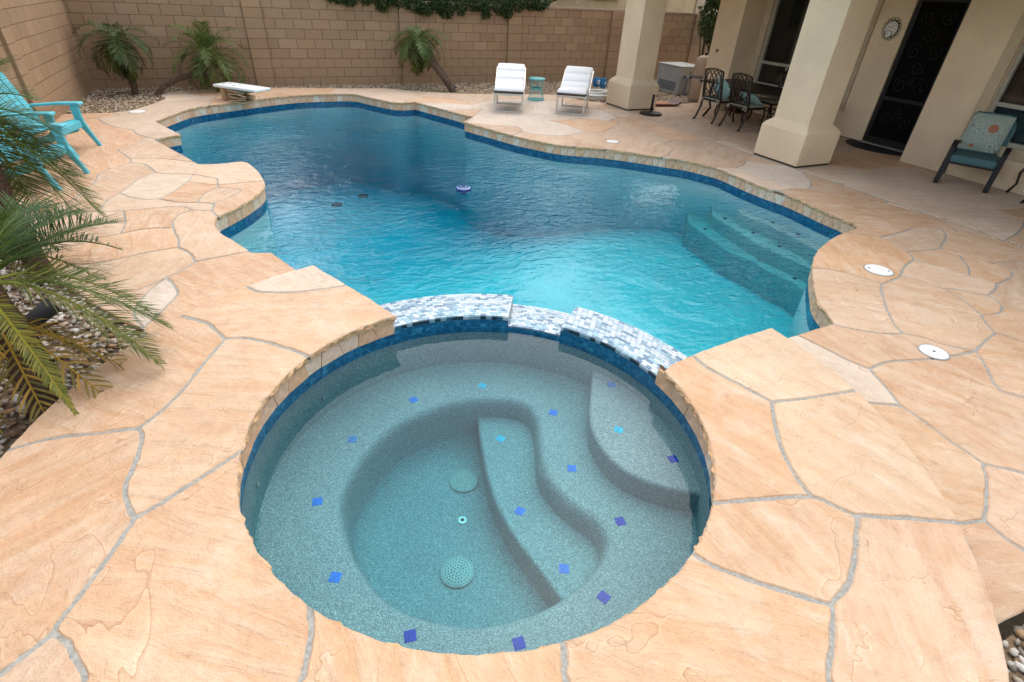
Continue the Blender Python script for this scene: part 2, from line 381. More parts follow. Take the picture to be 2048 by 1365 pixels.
#@@GEOM
# ------------------------------------------------------------------ pool outline
ZP, ZS, PLAT = -.24, -.03, .20              # pool water, spa water, raised spa surround
SPA = Vector((.807, 1.978)); RS, RO = 1.231, 2.325
def sp(a, r): return Vector((SPA.x+r*math.cos(math.radians(a)), SPA.y+r*math.sin(math.radians(a))))
def GL(pts, z=0.0): return [V2(G(x, y, z)) for x, y in pts]
secs = [  # smooth runs between sharp corners, lip of the coping, counter-clockwise
 [sp(3.2, 2.33), V2((3.474, 2.162)), V2((3.97, 2.18))],
 GL([(1668, 646), (1651, 622), (1633, 596), (1627.7, 563), (1625.7, 537.7), (1627.7, 518), (1638.6, 498), (1666, 476), (1690, 464.5), (1706, 460.6), (1714.8, 453.6), (1706, 446.7), (1688, 438), (1676, 433), (1646.5, 421), (1607, 403), (1573, 389), (1528, 373.5), (1488, 357.7), (1441, 338), (1415, 331), (1395, 326), (1370, 320.6), (1311, 312), (1255, 303.5), (1199, 297), (1150, 293), (1113, 289), (1072, 281), (1027.6, 271.5), (973, 256.5), (942, 248.5), (926.7, 243.6)]),
 GL([(926.7, 243.6), (938, 238), (949, 233.6)]),
 GL([(949, 233.6), (928, 230), (887, 219), (829, 204)]),
 GL([(829, 204), (808, 205.5), (784.7, 204.5)]),
 GL([(784.7, 204.5), (750, 197.5), (713, 189)]),
 GL([(713, 189), (690, 187.6), (651, 188.5), (600, 190), (560, 193.5), (520, 198), (462, 205.5), (410, 212), (376, 218)]),
 GL([(376, 218), (340, 231), (309, 242.5)]),
 GL([(309, 242.5), (335, 256), (361, 268.6)]),
 GL([(361, 268.6), (335, 273), (308, 279)]),
 GL([(308, 279), (342, 297.6), (375, 316), (390, 325), (403.7, 329), (445, 327.5), (487.5, 324), (509.8, 337), (523.4, 354), (528.6, 368), (523, 381), (496, 401), (462, 420), (436, 433), (429, 442), (429, 451), (439.6, 464.6), (472, 485), (503, 505.7)]),
 GL([(503, 505.7), (522, 505.7), (542, 505.7)]),
 GL([(542, 505.7), (565, 521), (588.5, 537.5)])+[sp(105.5, 2.33)],
]
LIP = []; SHARP = set()
for s in secs:
    L = resample(smooth_line(s, 4), .07)
    if LIP and (LIP[-1]-L[0]).length < .02: L = L[1:]
    if LIP: SHARP.add(len(LIP)-1)
    LIP += L
LIP_N = len(LIP)
WEIR_I, WEIR_O = 1.280, 1.625
pool_poly = LIP + [sp(104, 2.0), sp(103, WEIR_O)] + [sp(a, WEIR_O) for a in range(99, 3, -4)] + [sp(3, WEIR_O)]

def cross2(a, b): return a.x*b.y-a.y*b.x
def offset_poly(P, d, closed=True):
    n = len(P); out = []
    for i in range(n):
        a = P[i-1] if (i or closed) else P[0]; c = P[(i+1) % n] if (i < n-1 or closed) else P[-1]
        t0 = (P[i]-a); t1 = (c-P[i])
        if t0.length < 1e-9: t0 = t1
        if t1.length < 1e-9: t1 = t0
        t0 = t0.normalized(); t1 = t1.normalized()
        n0 = Vector((t0.y, -t0.x)); n1 = Vector((t1.y, -t1.x)); m = (n0+n1)
        if m.length < .2: m = n0
        m.normalize(); k = max(.45, m.dot(n0)); out.append(P[i]+m*d/k)
    return out
area = sum(cross2(pool_poly[i-1], pool_poly[i]) for i in range(len(pool_poly)))
SGN = 1 if area > 0 else -1                  # CCW -> right-hand normal points outwards
# ------------------------------------------------------------------ deck layout: any soup of joint lines -> flagstones
back_edge = GL([(126, 229), (154, 227.5), (219, 226.5), (260, 222), (304.5, 208.7), (328, 200), (331, 196), (322, 191.6), (321, 189), (342, 184.7), (376, 181.3), (424, 178.5), (480, 176.5), (547, 175.5), (616, 176), (700, 177.5), (768, 177), (820, 181.6), (900, 187), (988, 188.5), (1046, 188), (1112, 190), (1150, 197), (1182, 203), (1211, 207), (1260, 212), (1338, 211), (1390, 206), (1412, 205)])
bed_edge = GL([(285, 657), (240, 636), (190, 608), (100, 545), (32, 466), (0, 411)])
deck_outer = [Vector((-3.14, 12.25))]+back_edge+[Vector((10.1, 10.9)), Vector((10.1, 10.14)), Vector((10.73, 10.14)), Vector((10.73, 5.645)), Vector((10.05, 5.645)), Vector((10.05, .15)), Vector((6.5, .2)), Vector((3.5, .13)), Vector((2.4, .17)), Vector((1.5, .6)), Vector((-.5, 2.5))]+bed_edge+[Vector((-3.14, 7.7))]
DRX = 7.675
J = []   # (points, kind)
def joint(px, z=0.0, ext=.03):
    P = GL([q for q in px if q != 'D'], z)
    if px[-1] == 'D': q0 = P[-1]; P += [q0.lerp(Vector((DRX+.05, q0.y-.15*(DRX-q0.x))), k/4) for k in range(1, 5)]
    if len(P) > 2: P = smooth_line(P, 4)
    if len(P) > 1:
        a = (P[0]-P[1]).normalized(); b = (P[-1]-P[-2]).normalized()
        P = [P[0]+a*ext]+P[1:-1]+[P[-1]+b*ext]
    J.append((resample(P, .10), 'g'))
right = [
 [(1640, 640), (1690, 655), (1740, 664), (1776, 668), (1807, 667)], [(1807, 667), (1791, 650), (1776, 621), (1765, 588), (1763, 568)],
 [(1763, 568), (1732, 557), (1666, 540), (1624, 536.5)], [(1763, 568), (1787, 559.5), (1802, 551.5)], [(1802, 551.5), (1807, 537), (1820, 524), (1827.5, 520)],
 [(1827.5, 520), (1824, 510), (1816.5, 502.7)], [(1816.5, 502.7), (1842, 502), (1880.6, 496.5)], [(1816.5, 502.7), (1787, 484), (1760, 475)],
 [(1760, 475), (1725, 469), (1685, 463)], [(1760, 475), (1805.5, 463.6), (1827.5, 455.5)], [(1827.5, 455.5), (1855, 455.5), (1882.4, 457)], [(1882.4, 457), (1893, 472.7), (1880.6, 496.5)],
 [(1882.4, 457), (1941, 469), (2010, 480)], [(2010, 480), (2030, 470), (2045, 455), (2052, 430)], [(2010, 480), (2060, 492), (2120, 505), 'D'],
 [(1880.6, 496.5), (1915, 509), (1981, 526.5)], [(1981, 526.5), (2018, 540), (2024.5, 549.6), (2014, 559), (1994, 568.7)], [(1981, 526.5), (2029, 522), (2120, 520), 'D'],
 [(1919, 510), (1937, 533), (1939, 551)], [(1827.5, 520), (1886, 535), (1939, 551), (1994, 568.7)], [(1994, 568.7), (1992, 577), (1977, 590)],
 [(1977, 590), (1923, 581), (1879, 574), (1831, 557), (1802, 551.5)], [(1879, 574), (1915, 592), (1945, 614), (1963, 629.5)], [(1977, 590), (1995, 602), (2007, 614)],
 [(2007, 614), (2048, 623), (2130, 645), 'D'], [(2007, 614), (1996, 626.6), (1963, 629.5)], [(1963, 629.5), (1974, 647), (1992, 666)], [(1992, 666), (2047, 683), (2150, 720), 'D'],
 [(1992, 666), (1970, 683), (1952, 701.6)], [(1952, 701.6), (1886, 689), (1849.5, 676), (1807, 667)], [(1952, 701.6), (1970, 727), (1985, 760), (2003, 782)], [(2003, 782), (2048, 795), (2150, 830), 'D'],
 [(1739.6, 738), (1703, 723.6), (1648, 696), (1594, 670)], [(1739.6, 738), (1776, 723.6), (1846, 719), (1900, 713), (1952, 701.6)], [(1739.6, 738), (1769, 771), (1802, 811.5)],
 [(1802, 811.5), (1743, 806), (1690, 800), (1560, 780)], [(1802, 811.5), (1827.5, 828), (1881, 867), (1953, 917), (1966.5, 928)], [(1966.5, 928), (2011.6, 937), (2048, 946), (2150, 975), 'D'],
 [(1966.5, 928), (1974.6, 966), (1973, 1011), (1969, 1041)], [(1969, 1041), (1917, 1047), (1880, 1045), (1740, 1035)], [(1969, 1041), (2016, 1079), (2048, 1099), (2130, 1150), 'D'],
 [(2105, 512), (2130, 580), (2110, 640)], [(2140, 640), (2200, 700), (2180, 760)], [(2110, 690), (2100, 760), (2115, 820)], [(2115, 820), (2170, 900), (2150, 980)], [(2130, 1150), (2110, 1060), (2120, 970)],
]
for l in right: joint(l)
left = [
 [(355.8, 495), (355.8, 480), (345.5, 456), (347, 440.7), (362.6, 427), (386.6, 421), (424, 422.5)], [(424, 422.5), (432, 430), (440, 436)], [(424, 422.5), (427.6, 407)],
 [(355.8, 495), (328, 499), (274, 509), (222, 521), (150, 532), (85, 545)], [(355.8, 495), (380, 507), (390, 523)], [(390, 523), (440, 514), (505, 501)],
 [(390, 523), (362.6, 540), (332, 555)], [(332, 555), (294, 572), (240, 597), (190, 612), (150, 622)], [(332, 555), (347, 569), (355.8, 588)], [(355.8, 588), (412, 599), (470, 606)], [(355.8, 588), (335, 610), (308, 635.7), (280, 660)],
 [(332, 555), (294, 585), (267, 624), (285, 655)],
 [(239, 386), (281, 356), (310, 345)], [(310, 345), (330, 347.5), (386.6, 349), (414, 354), (433, 357.5), (434.5, 369.5)], [(259, 325.5), (283, 326.6), (299, 334), (310, 345)],
 [(259, 325.5), (260, 319), (239.5, 303.5), (233, 300)], [(260, 319), (288, 317), (330, 318), (395, 325)], [(259, 325.5), (233, 335), (215, 338.7), (187, 330), (150, 320), (60, 300)],
 [(215, 338.7), (195.5, 347.5), (189, 363), (150, 395), (110, 420), (20, 440)], [(240, 386), (259, 393.6), (292, 399), (316, 397), (340, 386), (373, 364), (386.6, 349)], [(240, 386), (215, 400), (195, 423.5)],
 [(193, 236.5), (208.7, 246), (233, 255), (263.6, 259.6), (272, 268), (288, 273), (281, 281.6), (259, 292.6), (233, 300), (190, 302), (150, 296), (90, 280)], [(303, 238.7), (261, 237.6), (239.5, 231), (219, 224)], [(193, 236.5), (239.5, 231)], [(193, 236.5), (150, 240), (100, 246)],
 [(288, 273), (300, 276), (315, 279)], [(373, 364), (433, 369.5), (480, 366), (532, 361)], [(393, 405), (410.5, 386.6), (434.5, 376), (434.5, 369.5)], [(434.5, 376), (479, 378), (468.7, 390), (427.6, 407)], [(393, 405), (427.6, 407)],
 [(316, 397), (350, 404), (393, 405)], [(212, 473), (291, 458), (343, 456)], [(150, 423.5), (195, 423.5), (239, 422), (291, 418), (359, 413), (386.6, 421)], [(212, 473), (180, 480), (120, 500), (60, 505)], [(150, 423.5), (80, 440), (20, 445)],
 [(246, 422), (250, 446), (240, 467)], [(390, 523), (396, 545), (440, 560), (520, 545)],
]
for l in left: joint(l)
# farther stones: loose irregular cells
def voronoi_lines(x0, x1, y0, y1, sx, sy, mask, seed):
    r = random.Random(seed); S = []
    ny = int((y1-y0)/sy)+3; nx = int((x1-x0)/sx)+3
    for j in range(-1, ny):
        for i in range(-1, nx):
            S.append(Vector((x0+(i+.5*(j % 2)+r.uniform(-.36, .36))*sx, y0+(j+r.uniform(-.36, .36))*sy)))
    for i, s in enumerate(S):
        poly = [(Vector((s.x+a, s.y+b)), -1) for a, b in ((-3, -3), (3, -3), (3, 3), (-3, 3))]
        for j, q in enumerate(S):
            if i == j or (q-s).length > 4: continue
            mid = (s+q)/2; n = (q-s); new = []
            for k in range(len(poly)):
                (a, ea), (b, eb) = poly[k], poly[(k+1) % len(poly)]
                da = (a-mid).dot(n); db = (b-mid).dot(n)
                if da <= 0:
                    new.append((a, ea if db <= 0 else ea))
                    if db > 0: new.append((a.lerp(b, da/(da-db)), j))
                elif db <= 0: new.append((a.lerp(b, da/(da-db)), ea))
            poly = new
            if not poly: break
        for k in range(len(poly)):
            a, e = poly[k]; b = poly[(k+1) % len(poly)][0]
            if e > i and (b-a).length > 1e-5:
                L = (b-a).length; nn = Vector((-(b-a).y, (b-a).x)).normalized(); w = r.uniform(-.10, .10)*L
                P = [a.lerp(b, t/6)+nn*w*math.sin(PI*t/6) for t in range(7)]
                run = []; prev = None
                for p in P:
                    if mask(p):
                        if not run and prev is not None: run.append(prev)
                        run.append(p)
                    else:
                        if run: run.append(p); J.append((run, 'g'))
                        run = []
                    prev = p
                if len(run) > 1: J.append((run, 'g'))
lim = smooth_line(GL([(1688, 463.5), (1725, 469), (1760, 475), (1805.5, 463.6), (1827.5, 455.5), (1882.4, 457), (1941, 469), (2010, 480), (2060, 492), (2120, 505)]), 3)
def above(p):
    if p.x < lim[0].x: return p.y > 4.2
    for a, b in zip(lim, lim[1:]):
        if min(a.x, b.x) <= p.x <= max(a.x, b.x): return p.y > a.y+(b.y-a.y)*(p.x-a.x)/(b.x-a.x+1e-9)-.02
    return p.y > lim[-1].y-.15*(p.x-lim[-1].x)
voronoi_lines(2.4, DRX, 2.5, 13.5, 1.05, 1.0, lambda p: p.x < DRX and p.x > 2.6 and above(p), 3)
voronoi_lines(-3.2, 2.6, 12.2, 14.6, 1.15, .95, lambda p: p.x < 2.62 and p.y > 12.25, 5)
J.append(([Vector((-3.2, 12.27)), Vector((-1.6, 12.27))], 'g'))
voronoi_lines(DRX, 10.9, .1, 11.5, 1.05, 1.0, lambda p: p.x > DRX, 9)
def circ(r, step=3): return [sp(a, r) for a in range(0, 361, step)]
def boundary(P, kind, closed=True, step=.09):
    Q = resample(P+([P[0]] if closed else []), step); J.append((Q, kind))

def arrange(lines):
    V = []; Ed = []; K = []
    for P, k in lines:
        b = len(V); V += [Vector((p.x, p.y)) for p in P]
        for i in range(len(P)-1): Ed.append((b+i, b+i+1)); K.append(k)
    vo, eo, fo, _, oe, _ = delaunay_2d_cdt(V, Ed, [], 0, 1e-4)
    kind = {}
    for e, src in zip(eo, oe):
        if src: kind[(min(e), max(e))] = ('e' if any(K[s % len(K)] == 'e' for s in src) else 'g') if all(s < len(K) for s in src) else 'g'
    par = list(range(len(fo)))
    def find(a):
        while par[a] != a: par[a] = par[par[a]]; a = par[a]
        return a
    em = {}
    for t, f in enumerate(fo):
        for i in range(len(f)):
            k = (min(f[i], f[(i+1) % len(f)]), max(f[i], f[(i+1) % len(f)])); em.setdefault(k, []).append(t)
    for k, ts in em.items():
        if k not in kind and len(ts) == 2: par[find(ts[0])] = find(ts[1])
    reg = {}
    for t in range(len(fo)): reg.setdefault(find(t), []).append(t)
    out = []
    for r, ts in reg.items():
        nxt = {}; A = 0; best = (0, None)
        for t in ts:
            f = list(fo[t]); p = [vo[i] for i in f]; cr = cross2(p[1]-p[0], p[2]-p[0]); a = abs(cr)/2; A += a
            if cr < 0: f = f[::-1]
            if a > best[0]: best = (a, (p[0]+p[1]+p[2])/3)
            for i in range(len(f)):
                a_, b_ = f[i], f[(i+1) % len(f)]; k = (min(a_, b_), max(a_, b_))
                oth = [q for q in em[k] if find(q) == r]
                if len(oth) < 2: nxt.setdefault(a_, []).append(b_)
        loops = []
        while nxt:
            s = next(iter(nxt)); L = [s]; cur = s; prev = None
            while True:
                if cur not in nxt: break
                opts = nxt[cur]
                if len(opts) > 1 and prev is not None:
                    bk = vo[prev]-vo[cur]; a0_ = math.atan2(bk.y, bk.x)
                    opts.sort(key=lambda q: (a0_-math.atan2(vo[q].y-vo[cur].y, vo[q].x-vo[cur].x)) % (2*PI), reverse=True)
                b_ = opts.pop()
                if not opts: del nxt[cur]
                if b_ == s: break
                L.append(b_); prev = cur; cur = b_
            loops.append(L)
        def la(L): return sum(cross2(vo[L[i-1]], vo[L[i]]) for i in range(len(L)))/2
        loops.sort(key=lambda L: -abs(la(L)))
        L = loops[0]
        if la(L) < 0: L = L[::-1]
        out.append(dict(area=A, pt=best[1], loop=[vo[i].copy() for i in L], kinds=[kind.get((min(L[i], L[(i+1) % len(L)]), max(L[i], L[(i+1) % len(L)])), 'e') for i in range(len(L))], tris=[[vo[i] for i in fo[t]] for t in ts]))
    return out
def inset(P, kinds, dist):
    n = len(P); out = []
    for i in range(n):
        t0 = (P[i]-P[i-1]); t1 = (P[(i+1) % n]-P[i])
        if t0.length < 1e-7 or t1.length < 1e-7: out.append(P[i].copy()); continue
        t0.normalize(); t1.normalize(); n0 = Vector((-t0.y, t0.x)); n1 = Vector((-t1.y, t1.x)); d0 = dist[kinds[i-1]]; d1 = dist[kinds[i]]
        det = n0.x*n1.y-n0.y*n1.x
        if abs(det) < .25: x = (n0*d0+n1*d1)/2
        else: x = Vector(((d0*n1.y-d1*n0.y)/det, (n0.x*d1-n1.x*d0)/det))
        m = 2.2*max(d0, d1, .001)
        if x.length > m: x = x.normalized()*m
        out.append(P[i]+x)
    return out
PAL = [(.56, .395, .265), (.54, .37, .235), (.61, .49, .37), (.58, .36, .195), (.56, .36, .205), (.60, .44, .295), (.53, .345, .20), (.57, .40, .26), (.60, .47, .34), (.54, .35, .20), (.58, .415, .27), (.55, .375, .24)]
def flag(reg, parent, top, thick, col, rough=1.0, gw=.0092):
    P, K = reg['loop'], reg['kinds']
    P = inset(P, K, {'g': gw, 'e': 0.0})
    # cut sharp corners a little, drop tiny steps
    Q = []; KQ = []; n = len(P)
    for i in range(n):
        if Q and (P[i]-Q[-1]).length < .012: continue
        t0 = (P[i]-P[i-1]).normalized(); t1 = (P[(i+1) % n]-P[i]).normalized(); l0 = (P[i]-P[i-1]).length; l1 = (P[(i+1) % n]-P[i]).length
        eb = 'e' if (K[i] == 'e' and K[i-1] == 'e') else 'g'
        if t0.dot(t1) < .82 and eb == 'g':
            c = min(.022, .4*l0, .4*l1); Q += [P[i]-t0*c, P[i]+t1*c]; KQ += [eb, eb]
        else: Q.append(P[i]); KQ.append(eb)
    n = len(Q)
    if n < 3: return None
    Q = [p+(Vector((random.uniform(-1, 1), random.uniform(-1, 1)))*.0035) for p in Q]
    c = sum(Q, Vector((0, 0)))/n
    nr = offset_poly(Q, 1.0)
    N = [(nr[i]-Q[i]).normalized() for i in range(n)]
    rings = []
    tilt = Vector((random.uniform(-1, 1), random.uniform(-1, 1)))*.0012; dz = random.uniform(-.0015, .0015)
    prof = [(-.006, 0, 0), (0, -.006, 0), (.002, -.018, 1), (-.002, -.034, 1), (-.012, -thick, .4)]
    for off, z, j in prof:
        R = []
        for i in range(n):
            jj = j*rough if KQ[i] == 'e' else 0
            p = Q[i]+N[i]*(off+jj*random.uniform(-.010, .009)); 
            R.append((p.x-c.x, p.y-c.y, z+dz+tilt.dot(Q[i]-c)+jj*random.uniform(-.004, .004)))
        rings.append(R)
    V = [p for R in rings for p in R]; F_ = []
    R0 = [Vector((p[0], p[1])) for p in rings[0]]
    tv, _, tf, *_ = delaunay_2d_cdt(R0, [(i, (i+1) % n) for i in range(n)], [], 0, 1e-5)
    for r in range(4):
        F_ += [(r*n+(i+1) % n, r*n+i, (r+1)*n+i, (r+1)*n+(i+1) % n) for i in range(n)]
    kb = len(V); V += [(q.x, q.y, dz+tilt.dot(q)) for q in tv]
    for f in tf:
        q = [tv[i] for i in f]
        if inside((q[0]+q[1]+q[2])/3, R0): F_.append(tuple(kb+i for i in (f if cross2(q[1]-q[0], q[2]-q[0]) > 0 else f[::-1])))
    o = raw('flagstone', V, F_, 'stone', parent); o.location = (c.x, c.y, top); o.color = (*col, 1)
    if 'e' in KQ:       # split faces along the pool are rougher and more orange than the walked-on tops
        o.data.materials.append(M['stone_edge'])
        for r in (1, 2, 3):
            for i in range(n):
                if KQ[i] == 'e' and KQ[(i+1) % n] == 'e': o.data.polygons[r*n+i].material_index = 1
    return o
def cream(c): return tuple(1.05*(.9*a+.1*b)*k for a, b, k in zip(c, (.64, .55, .44), (1.03, .97, .97)))
def pick_col(reg, special, r):
    for pt, col in special:
        if inside(pt, reg['loop']): return cream(col)
    b = r.choice(PAL); k = r.uniform(.86, 1.08); return cream(tuple(x*k for x in b))
WHITE = (.62, .56, .48)
# --- lower deck
boundary(pool_poly, 'e'); boundary(deck_outer, 'e'); J.append((circ(RO-.03, 3), 'g'))
for x in (DRX-.022, DRX+.022): J.append(([Vector((x, y)) for y in np.arange(.1, 14.5, .4).tolist()], 'g'))
regs = arrange(J)
r_ = random.Random(4)
sheet_v = []; sheet_f = []; deck_regs = []
for g in regs:
    p = g['pt']
    if p is None or not inside(p, deck_outer) or inside(p, pool_poly) or (p-SPA).length < RO-.03: continue
    for t in g['tris']:
        k = len(sheet_v); sheet_v += [(q.x, q.y, -.007) for q in t]; sheet_f.append((k, k+1, k+2) if cross2(t[1]-t[0], t[2]-t[0]) > 0 else (k, k+2, k+1))
    if abs(p.x-DRX) < .022 or g['area'] < .012: continue
    deck_regs.append(g)
deck = raw('pool_deck', sheet_v, sheet_f, 'grout'); tag(deck, kind='structure')
spec = [(V2(G(305, 610)), WHITE), (V2(G(1700, 745)), (.60, .53, .43)), (V2(G(1010, 206)), WHITE), (V2(G(1620, 375)), (.58, .52, .44)), (V2(G(1757, 541)), (.56, .34, .17)), (V2(G(1860, 620)), (.56, .40, .26)), (V2(G(1930, 600)), (.52, .33, .18)), (V2(G(1860, 920)), (.54, .36, .20)), (V2(G(220, 320)), (.56, .34, .19)), (V2(G(300, 380)), (.62, .53, .41)), (V2(G(250, 275)), (.58, .46, .33)), (V2(G(330, 525)), (.58, .42, .27)), (V2(G(480, 395)), (.56, .37, .22)), (V2(G(400, 470)), (.58, .42, .28)), (V2(G(450, 340)), (.60, .46, .32))]
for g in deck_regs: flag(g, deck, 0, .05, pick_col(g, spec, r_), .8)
# --- raised ring round the spa
J2 = []
def joint2(px, ext=.03, radial=False):
    W_ = GL(px, PLAT)
    if radial:
        d_ = (W_[-1]-SPA).normalized(); r_0 = (W_[-1]-SPA).length
        W_ += [SPA+d_*(r_0+(RO+.08-r_0)*k/6) for k in range(1, 7)]
    P = smooth_line(W_, 4); a = (P[0]-P[1]).normalized(); b = (P[-1]-P[-2]).normalized()
    J2.append((resample([P[0]+a*ext]+P[1:-1]+[P[-1]+b*ext], .08), 'g'))
for l in [
 [(340, 626), (410, 645), (430, 660), (449.5, 676.7)], [(449.5, 676.7), (500, 677), (560, 692), (618, 712)], [(449.5, 676.7), (400, 735), (360, 785), (313, 828), (275, 855.5)],
 [(275, 855.5), (200, 865), (98, 877), (20, 898), 'R'], [(275, 855.5), (282, 868), (278, 900), (264, 938), (250, 970), (252, 1005), (268, 1037)], [(268, 1037), (330, 1000), (400, 955), (480, 903)],
 [(268, 1037), (225, 1100), (170, 1175), (120, 1240), (105, 1264)], [(105, 1264), (80, 1285), (30, 1325), (0, 1347), 'R'], [(105, 1264), (130, 1285), (150, 1320), (168, 1365), 'R'],
 [(617, 1215), (621.6, 1259), (612.6, 1317), (599, 1365), 'R'], [(1126, 1285), (1129.5, 1327), (1132, 1365), 'R'],
 [(1382, 1105), (1430, 1133), (1520, 1167), (1592, 1189), (1662, 1210)], [(1662, 1210), (1667, 1223), (1664.6, 1291), (1660, 1365), 'R'], [(1662, 1210), (1694, 1173.6), (1707, 1133), (1714, 1065.5), (1715.5, 1031.7)],
 [(1715.5, 1031.7), (1813, 1036), (1920, 1045)], [(1715.5, 1031.7), (1678, 1016), (1642, 998), (1624, 993)], [(1624, 993), (1565.5, 995.6), (1498, 1000), (1425, 1007)],
 [(1624, 993), (1601.5, 966), (1574.5, 921), (1556, 871.7), (1545, 817.6), (1545, 804)], [(1545, 804), (1610.5, 797), (1720, 780)], [(1545, 804), (1494, 777), (1435.5, 747), (1406, 729), (1380, 705)],
 [(484, 569), (513, 582.6), (540.5, 585), (581.6, 585), (633, 580), (706, 569)],
]: joint2([q for q in l if q != 'R'], radial=l[-1] == 'R')
plat_poly = [sp(a, RS) for a in np.linspace(98.8, 359.4, 190)]+[sp(1.2, 1.34), sp(2.6, 1.6), sp(3.2, 2.0)]+[sp(a, RO) for a in np.linspace(363.2, 105.7, 130)]+[sp(103.5, 1.85), sp(101, 1.5)]
J2.append((resample(plat_poly+[plat_poly[0]], .045), 'e'))
pv = []; pf = []
platform = None; pregs = []
for g in arrange(J2):
    p = g['pt']
    if p is None or not inside(p, plat_poly): continue
    for t in g['tris']:
        k = len(pv); pv += [(q.x, q.y, PLAT-.006) for q in t]; pf.append((k, k+1, k+2) if cross2(t[1]-t[0], t[2]-t[0]) > 0 else (k, k+2, k+1))
    if g['area'] > .01: pregs.append(g)
# side wall of the step
outer = [sp(a, RO-.02) for a in np.linspace(363.2, 105.7, 130)]+[sp(105.6, RO-.03), sp(104.6, 1.87), sp(102.4, 1.55), sp(100.2, 1.3)]
for a, b in zip(outer, outer[1:]):
    k = len(pv); pv += [(a.x, a.y, PLAT-.007), (b.x, b.y, PLAT-.007), (b.x, b.y, -.5), (a.x, a.y, -.5)]; pf.append((k, k+1, k+2, k+3))
inn = [sp(-.4, 1.3), sp(1.6, 1.6), sp(2.4, 2.0), sp(2.6, RO-.02)]
for a, b in zip(inn, inn[1:]):
    k = len(pv); pv += [(a.x, a.y, PLAT-.007), (b.x, b.y, PLAT-.007), (b.x, b.y, -.5), (a.x, a.y, -.5)]; pf.append((k, k+1, k+2, k+3))
platform = raw('raised_spa_deck', pv, pf, 'grout'); tag(platform, kind='structure')
PEACH = (.58, .365, .195)
spec2 = [(V2(G(590, 565, PLAT)), (.62, .53, .42)), (V2(G(600, 630, PLAT)), (.60, .40, .235)), (V2(G(1480, 880, PLAT)), PEACH), (V2(G(1600, 760, PLAT)), (.61, .46, .30)), (V2(G(1690, 900, PLAT)), (.60, .43, .265)), (V2(G(1580, 1080, PLAT)), (.58, .38, .215)), (V2(G(1820, 1200, PLAT)), (.57, .375, .225)), (V2(G(1400, 1280, PLAT)), PEACH), (V2(G(850, 1340, PLAT)), PEACH), (V2(G(420, 1200, PLAT)), (.585, .375, .21)), (V2(G(100, 1080, PLAT)), (.56, .35, .19)), (V2(G(400, 850, PLAT)), (.605, .42, .255)), (V2(G(270, 780, PLAT)), (.57, .36, .20))]
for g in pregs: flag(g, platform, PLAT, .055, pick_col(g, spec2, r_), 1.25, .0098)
# --- ground under everything and planting beds
gm = MB(); gm.prism([(-60, -40), (60, -40), (60, 80), (-60, 80)], -6, -3.2); tag(gm.build('ground', 'soil'), kind='structure')

# ------------------------------------------------------------------ pool shell
lipo = LIP
wall = offset_poly(pool_poly, SGN*.030)
pool = thing('swimming_pool', 'freeform in-ground pool with blue waterline tile and flagstone coping', 'pool')
def depth(p):
    t = min(1, max(0, (p.y+.35*(3.2-p.x)-5.4)/4.2)); t = t*t*(3-2*t)
    return -1.22-.85*t
Q = [p for p in wall]
cells = [(Q+[Q[0]], 'e')]
fl = MB()
gx = np.arange(-3, 8, .5); gy = np.arange(1.5, 14.5, .5)
Vv = [Vector((p.x, p.y)) for p in Q]; Ev = [(i, (i+1) % len(Q)) for i in range(len(Q))]
for x in gx:
    for y in gy:
        if inside((x, y), Q): Vv.append(Vector((float(x), float(y))))
vo, eo, fo, *_ = delaunay_2d_cdt(Vv, Ev, [], 0, 1e-4)
FV = [(v.x, v.y, depth(v)) for v in vo]; FF = []
for f in fo:
    c = sum((vo[i] for i in f), Vector((0, 0)))/3
    if inside(c, Q): FF.append(tuple(f))
flo = raw('pool_floor', FV, FF, 'plaster', pool, True)
def band(P, z0, z1, closed=True):
    V = []; Fc = []; n = len(P)
    for p in P:
        za = z0(p) if callable(z0) else z0
        V += [(p.x, p.y, za), (p.x, p.y, z1)]
    for i in range(n if closed else n-1):
        j = (i+1) % n; Fc.append((2*i, 2*j, 2*j+1, 2*i+1))
    return V, Fc
V, Fc = band(offset_poly(pool_poly, SGN*.034), lambda p: depth(p)-.05, -.29); raw('pool_wall', V, Fc, 'plaster', pool)
V, Fc = band(offset_poly(pool_poly, SGN*.030), -.30, -.165); raw('waterline_tile', V, Fc, 'tile', pool)
V, Fc = band(offset_poly(LIP, SGN*.034, False), -.17, -.02, False); raw('mortar_bed', V, Fc, 'mortar', pool)
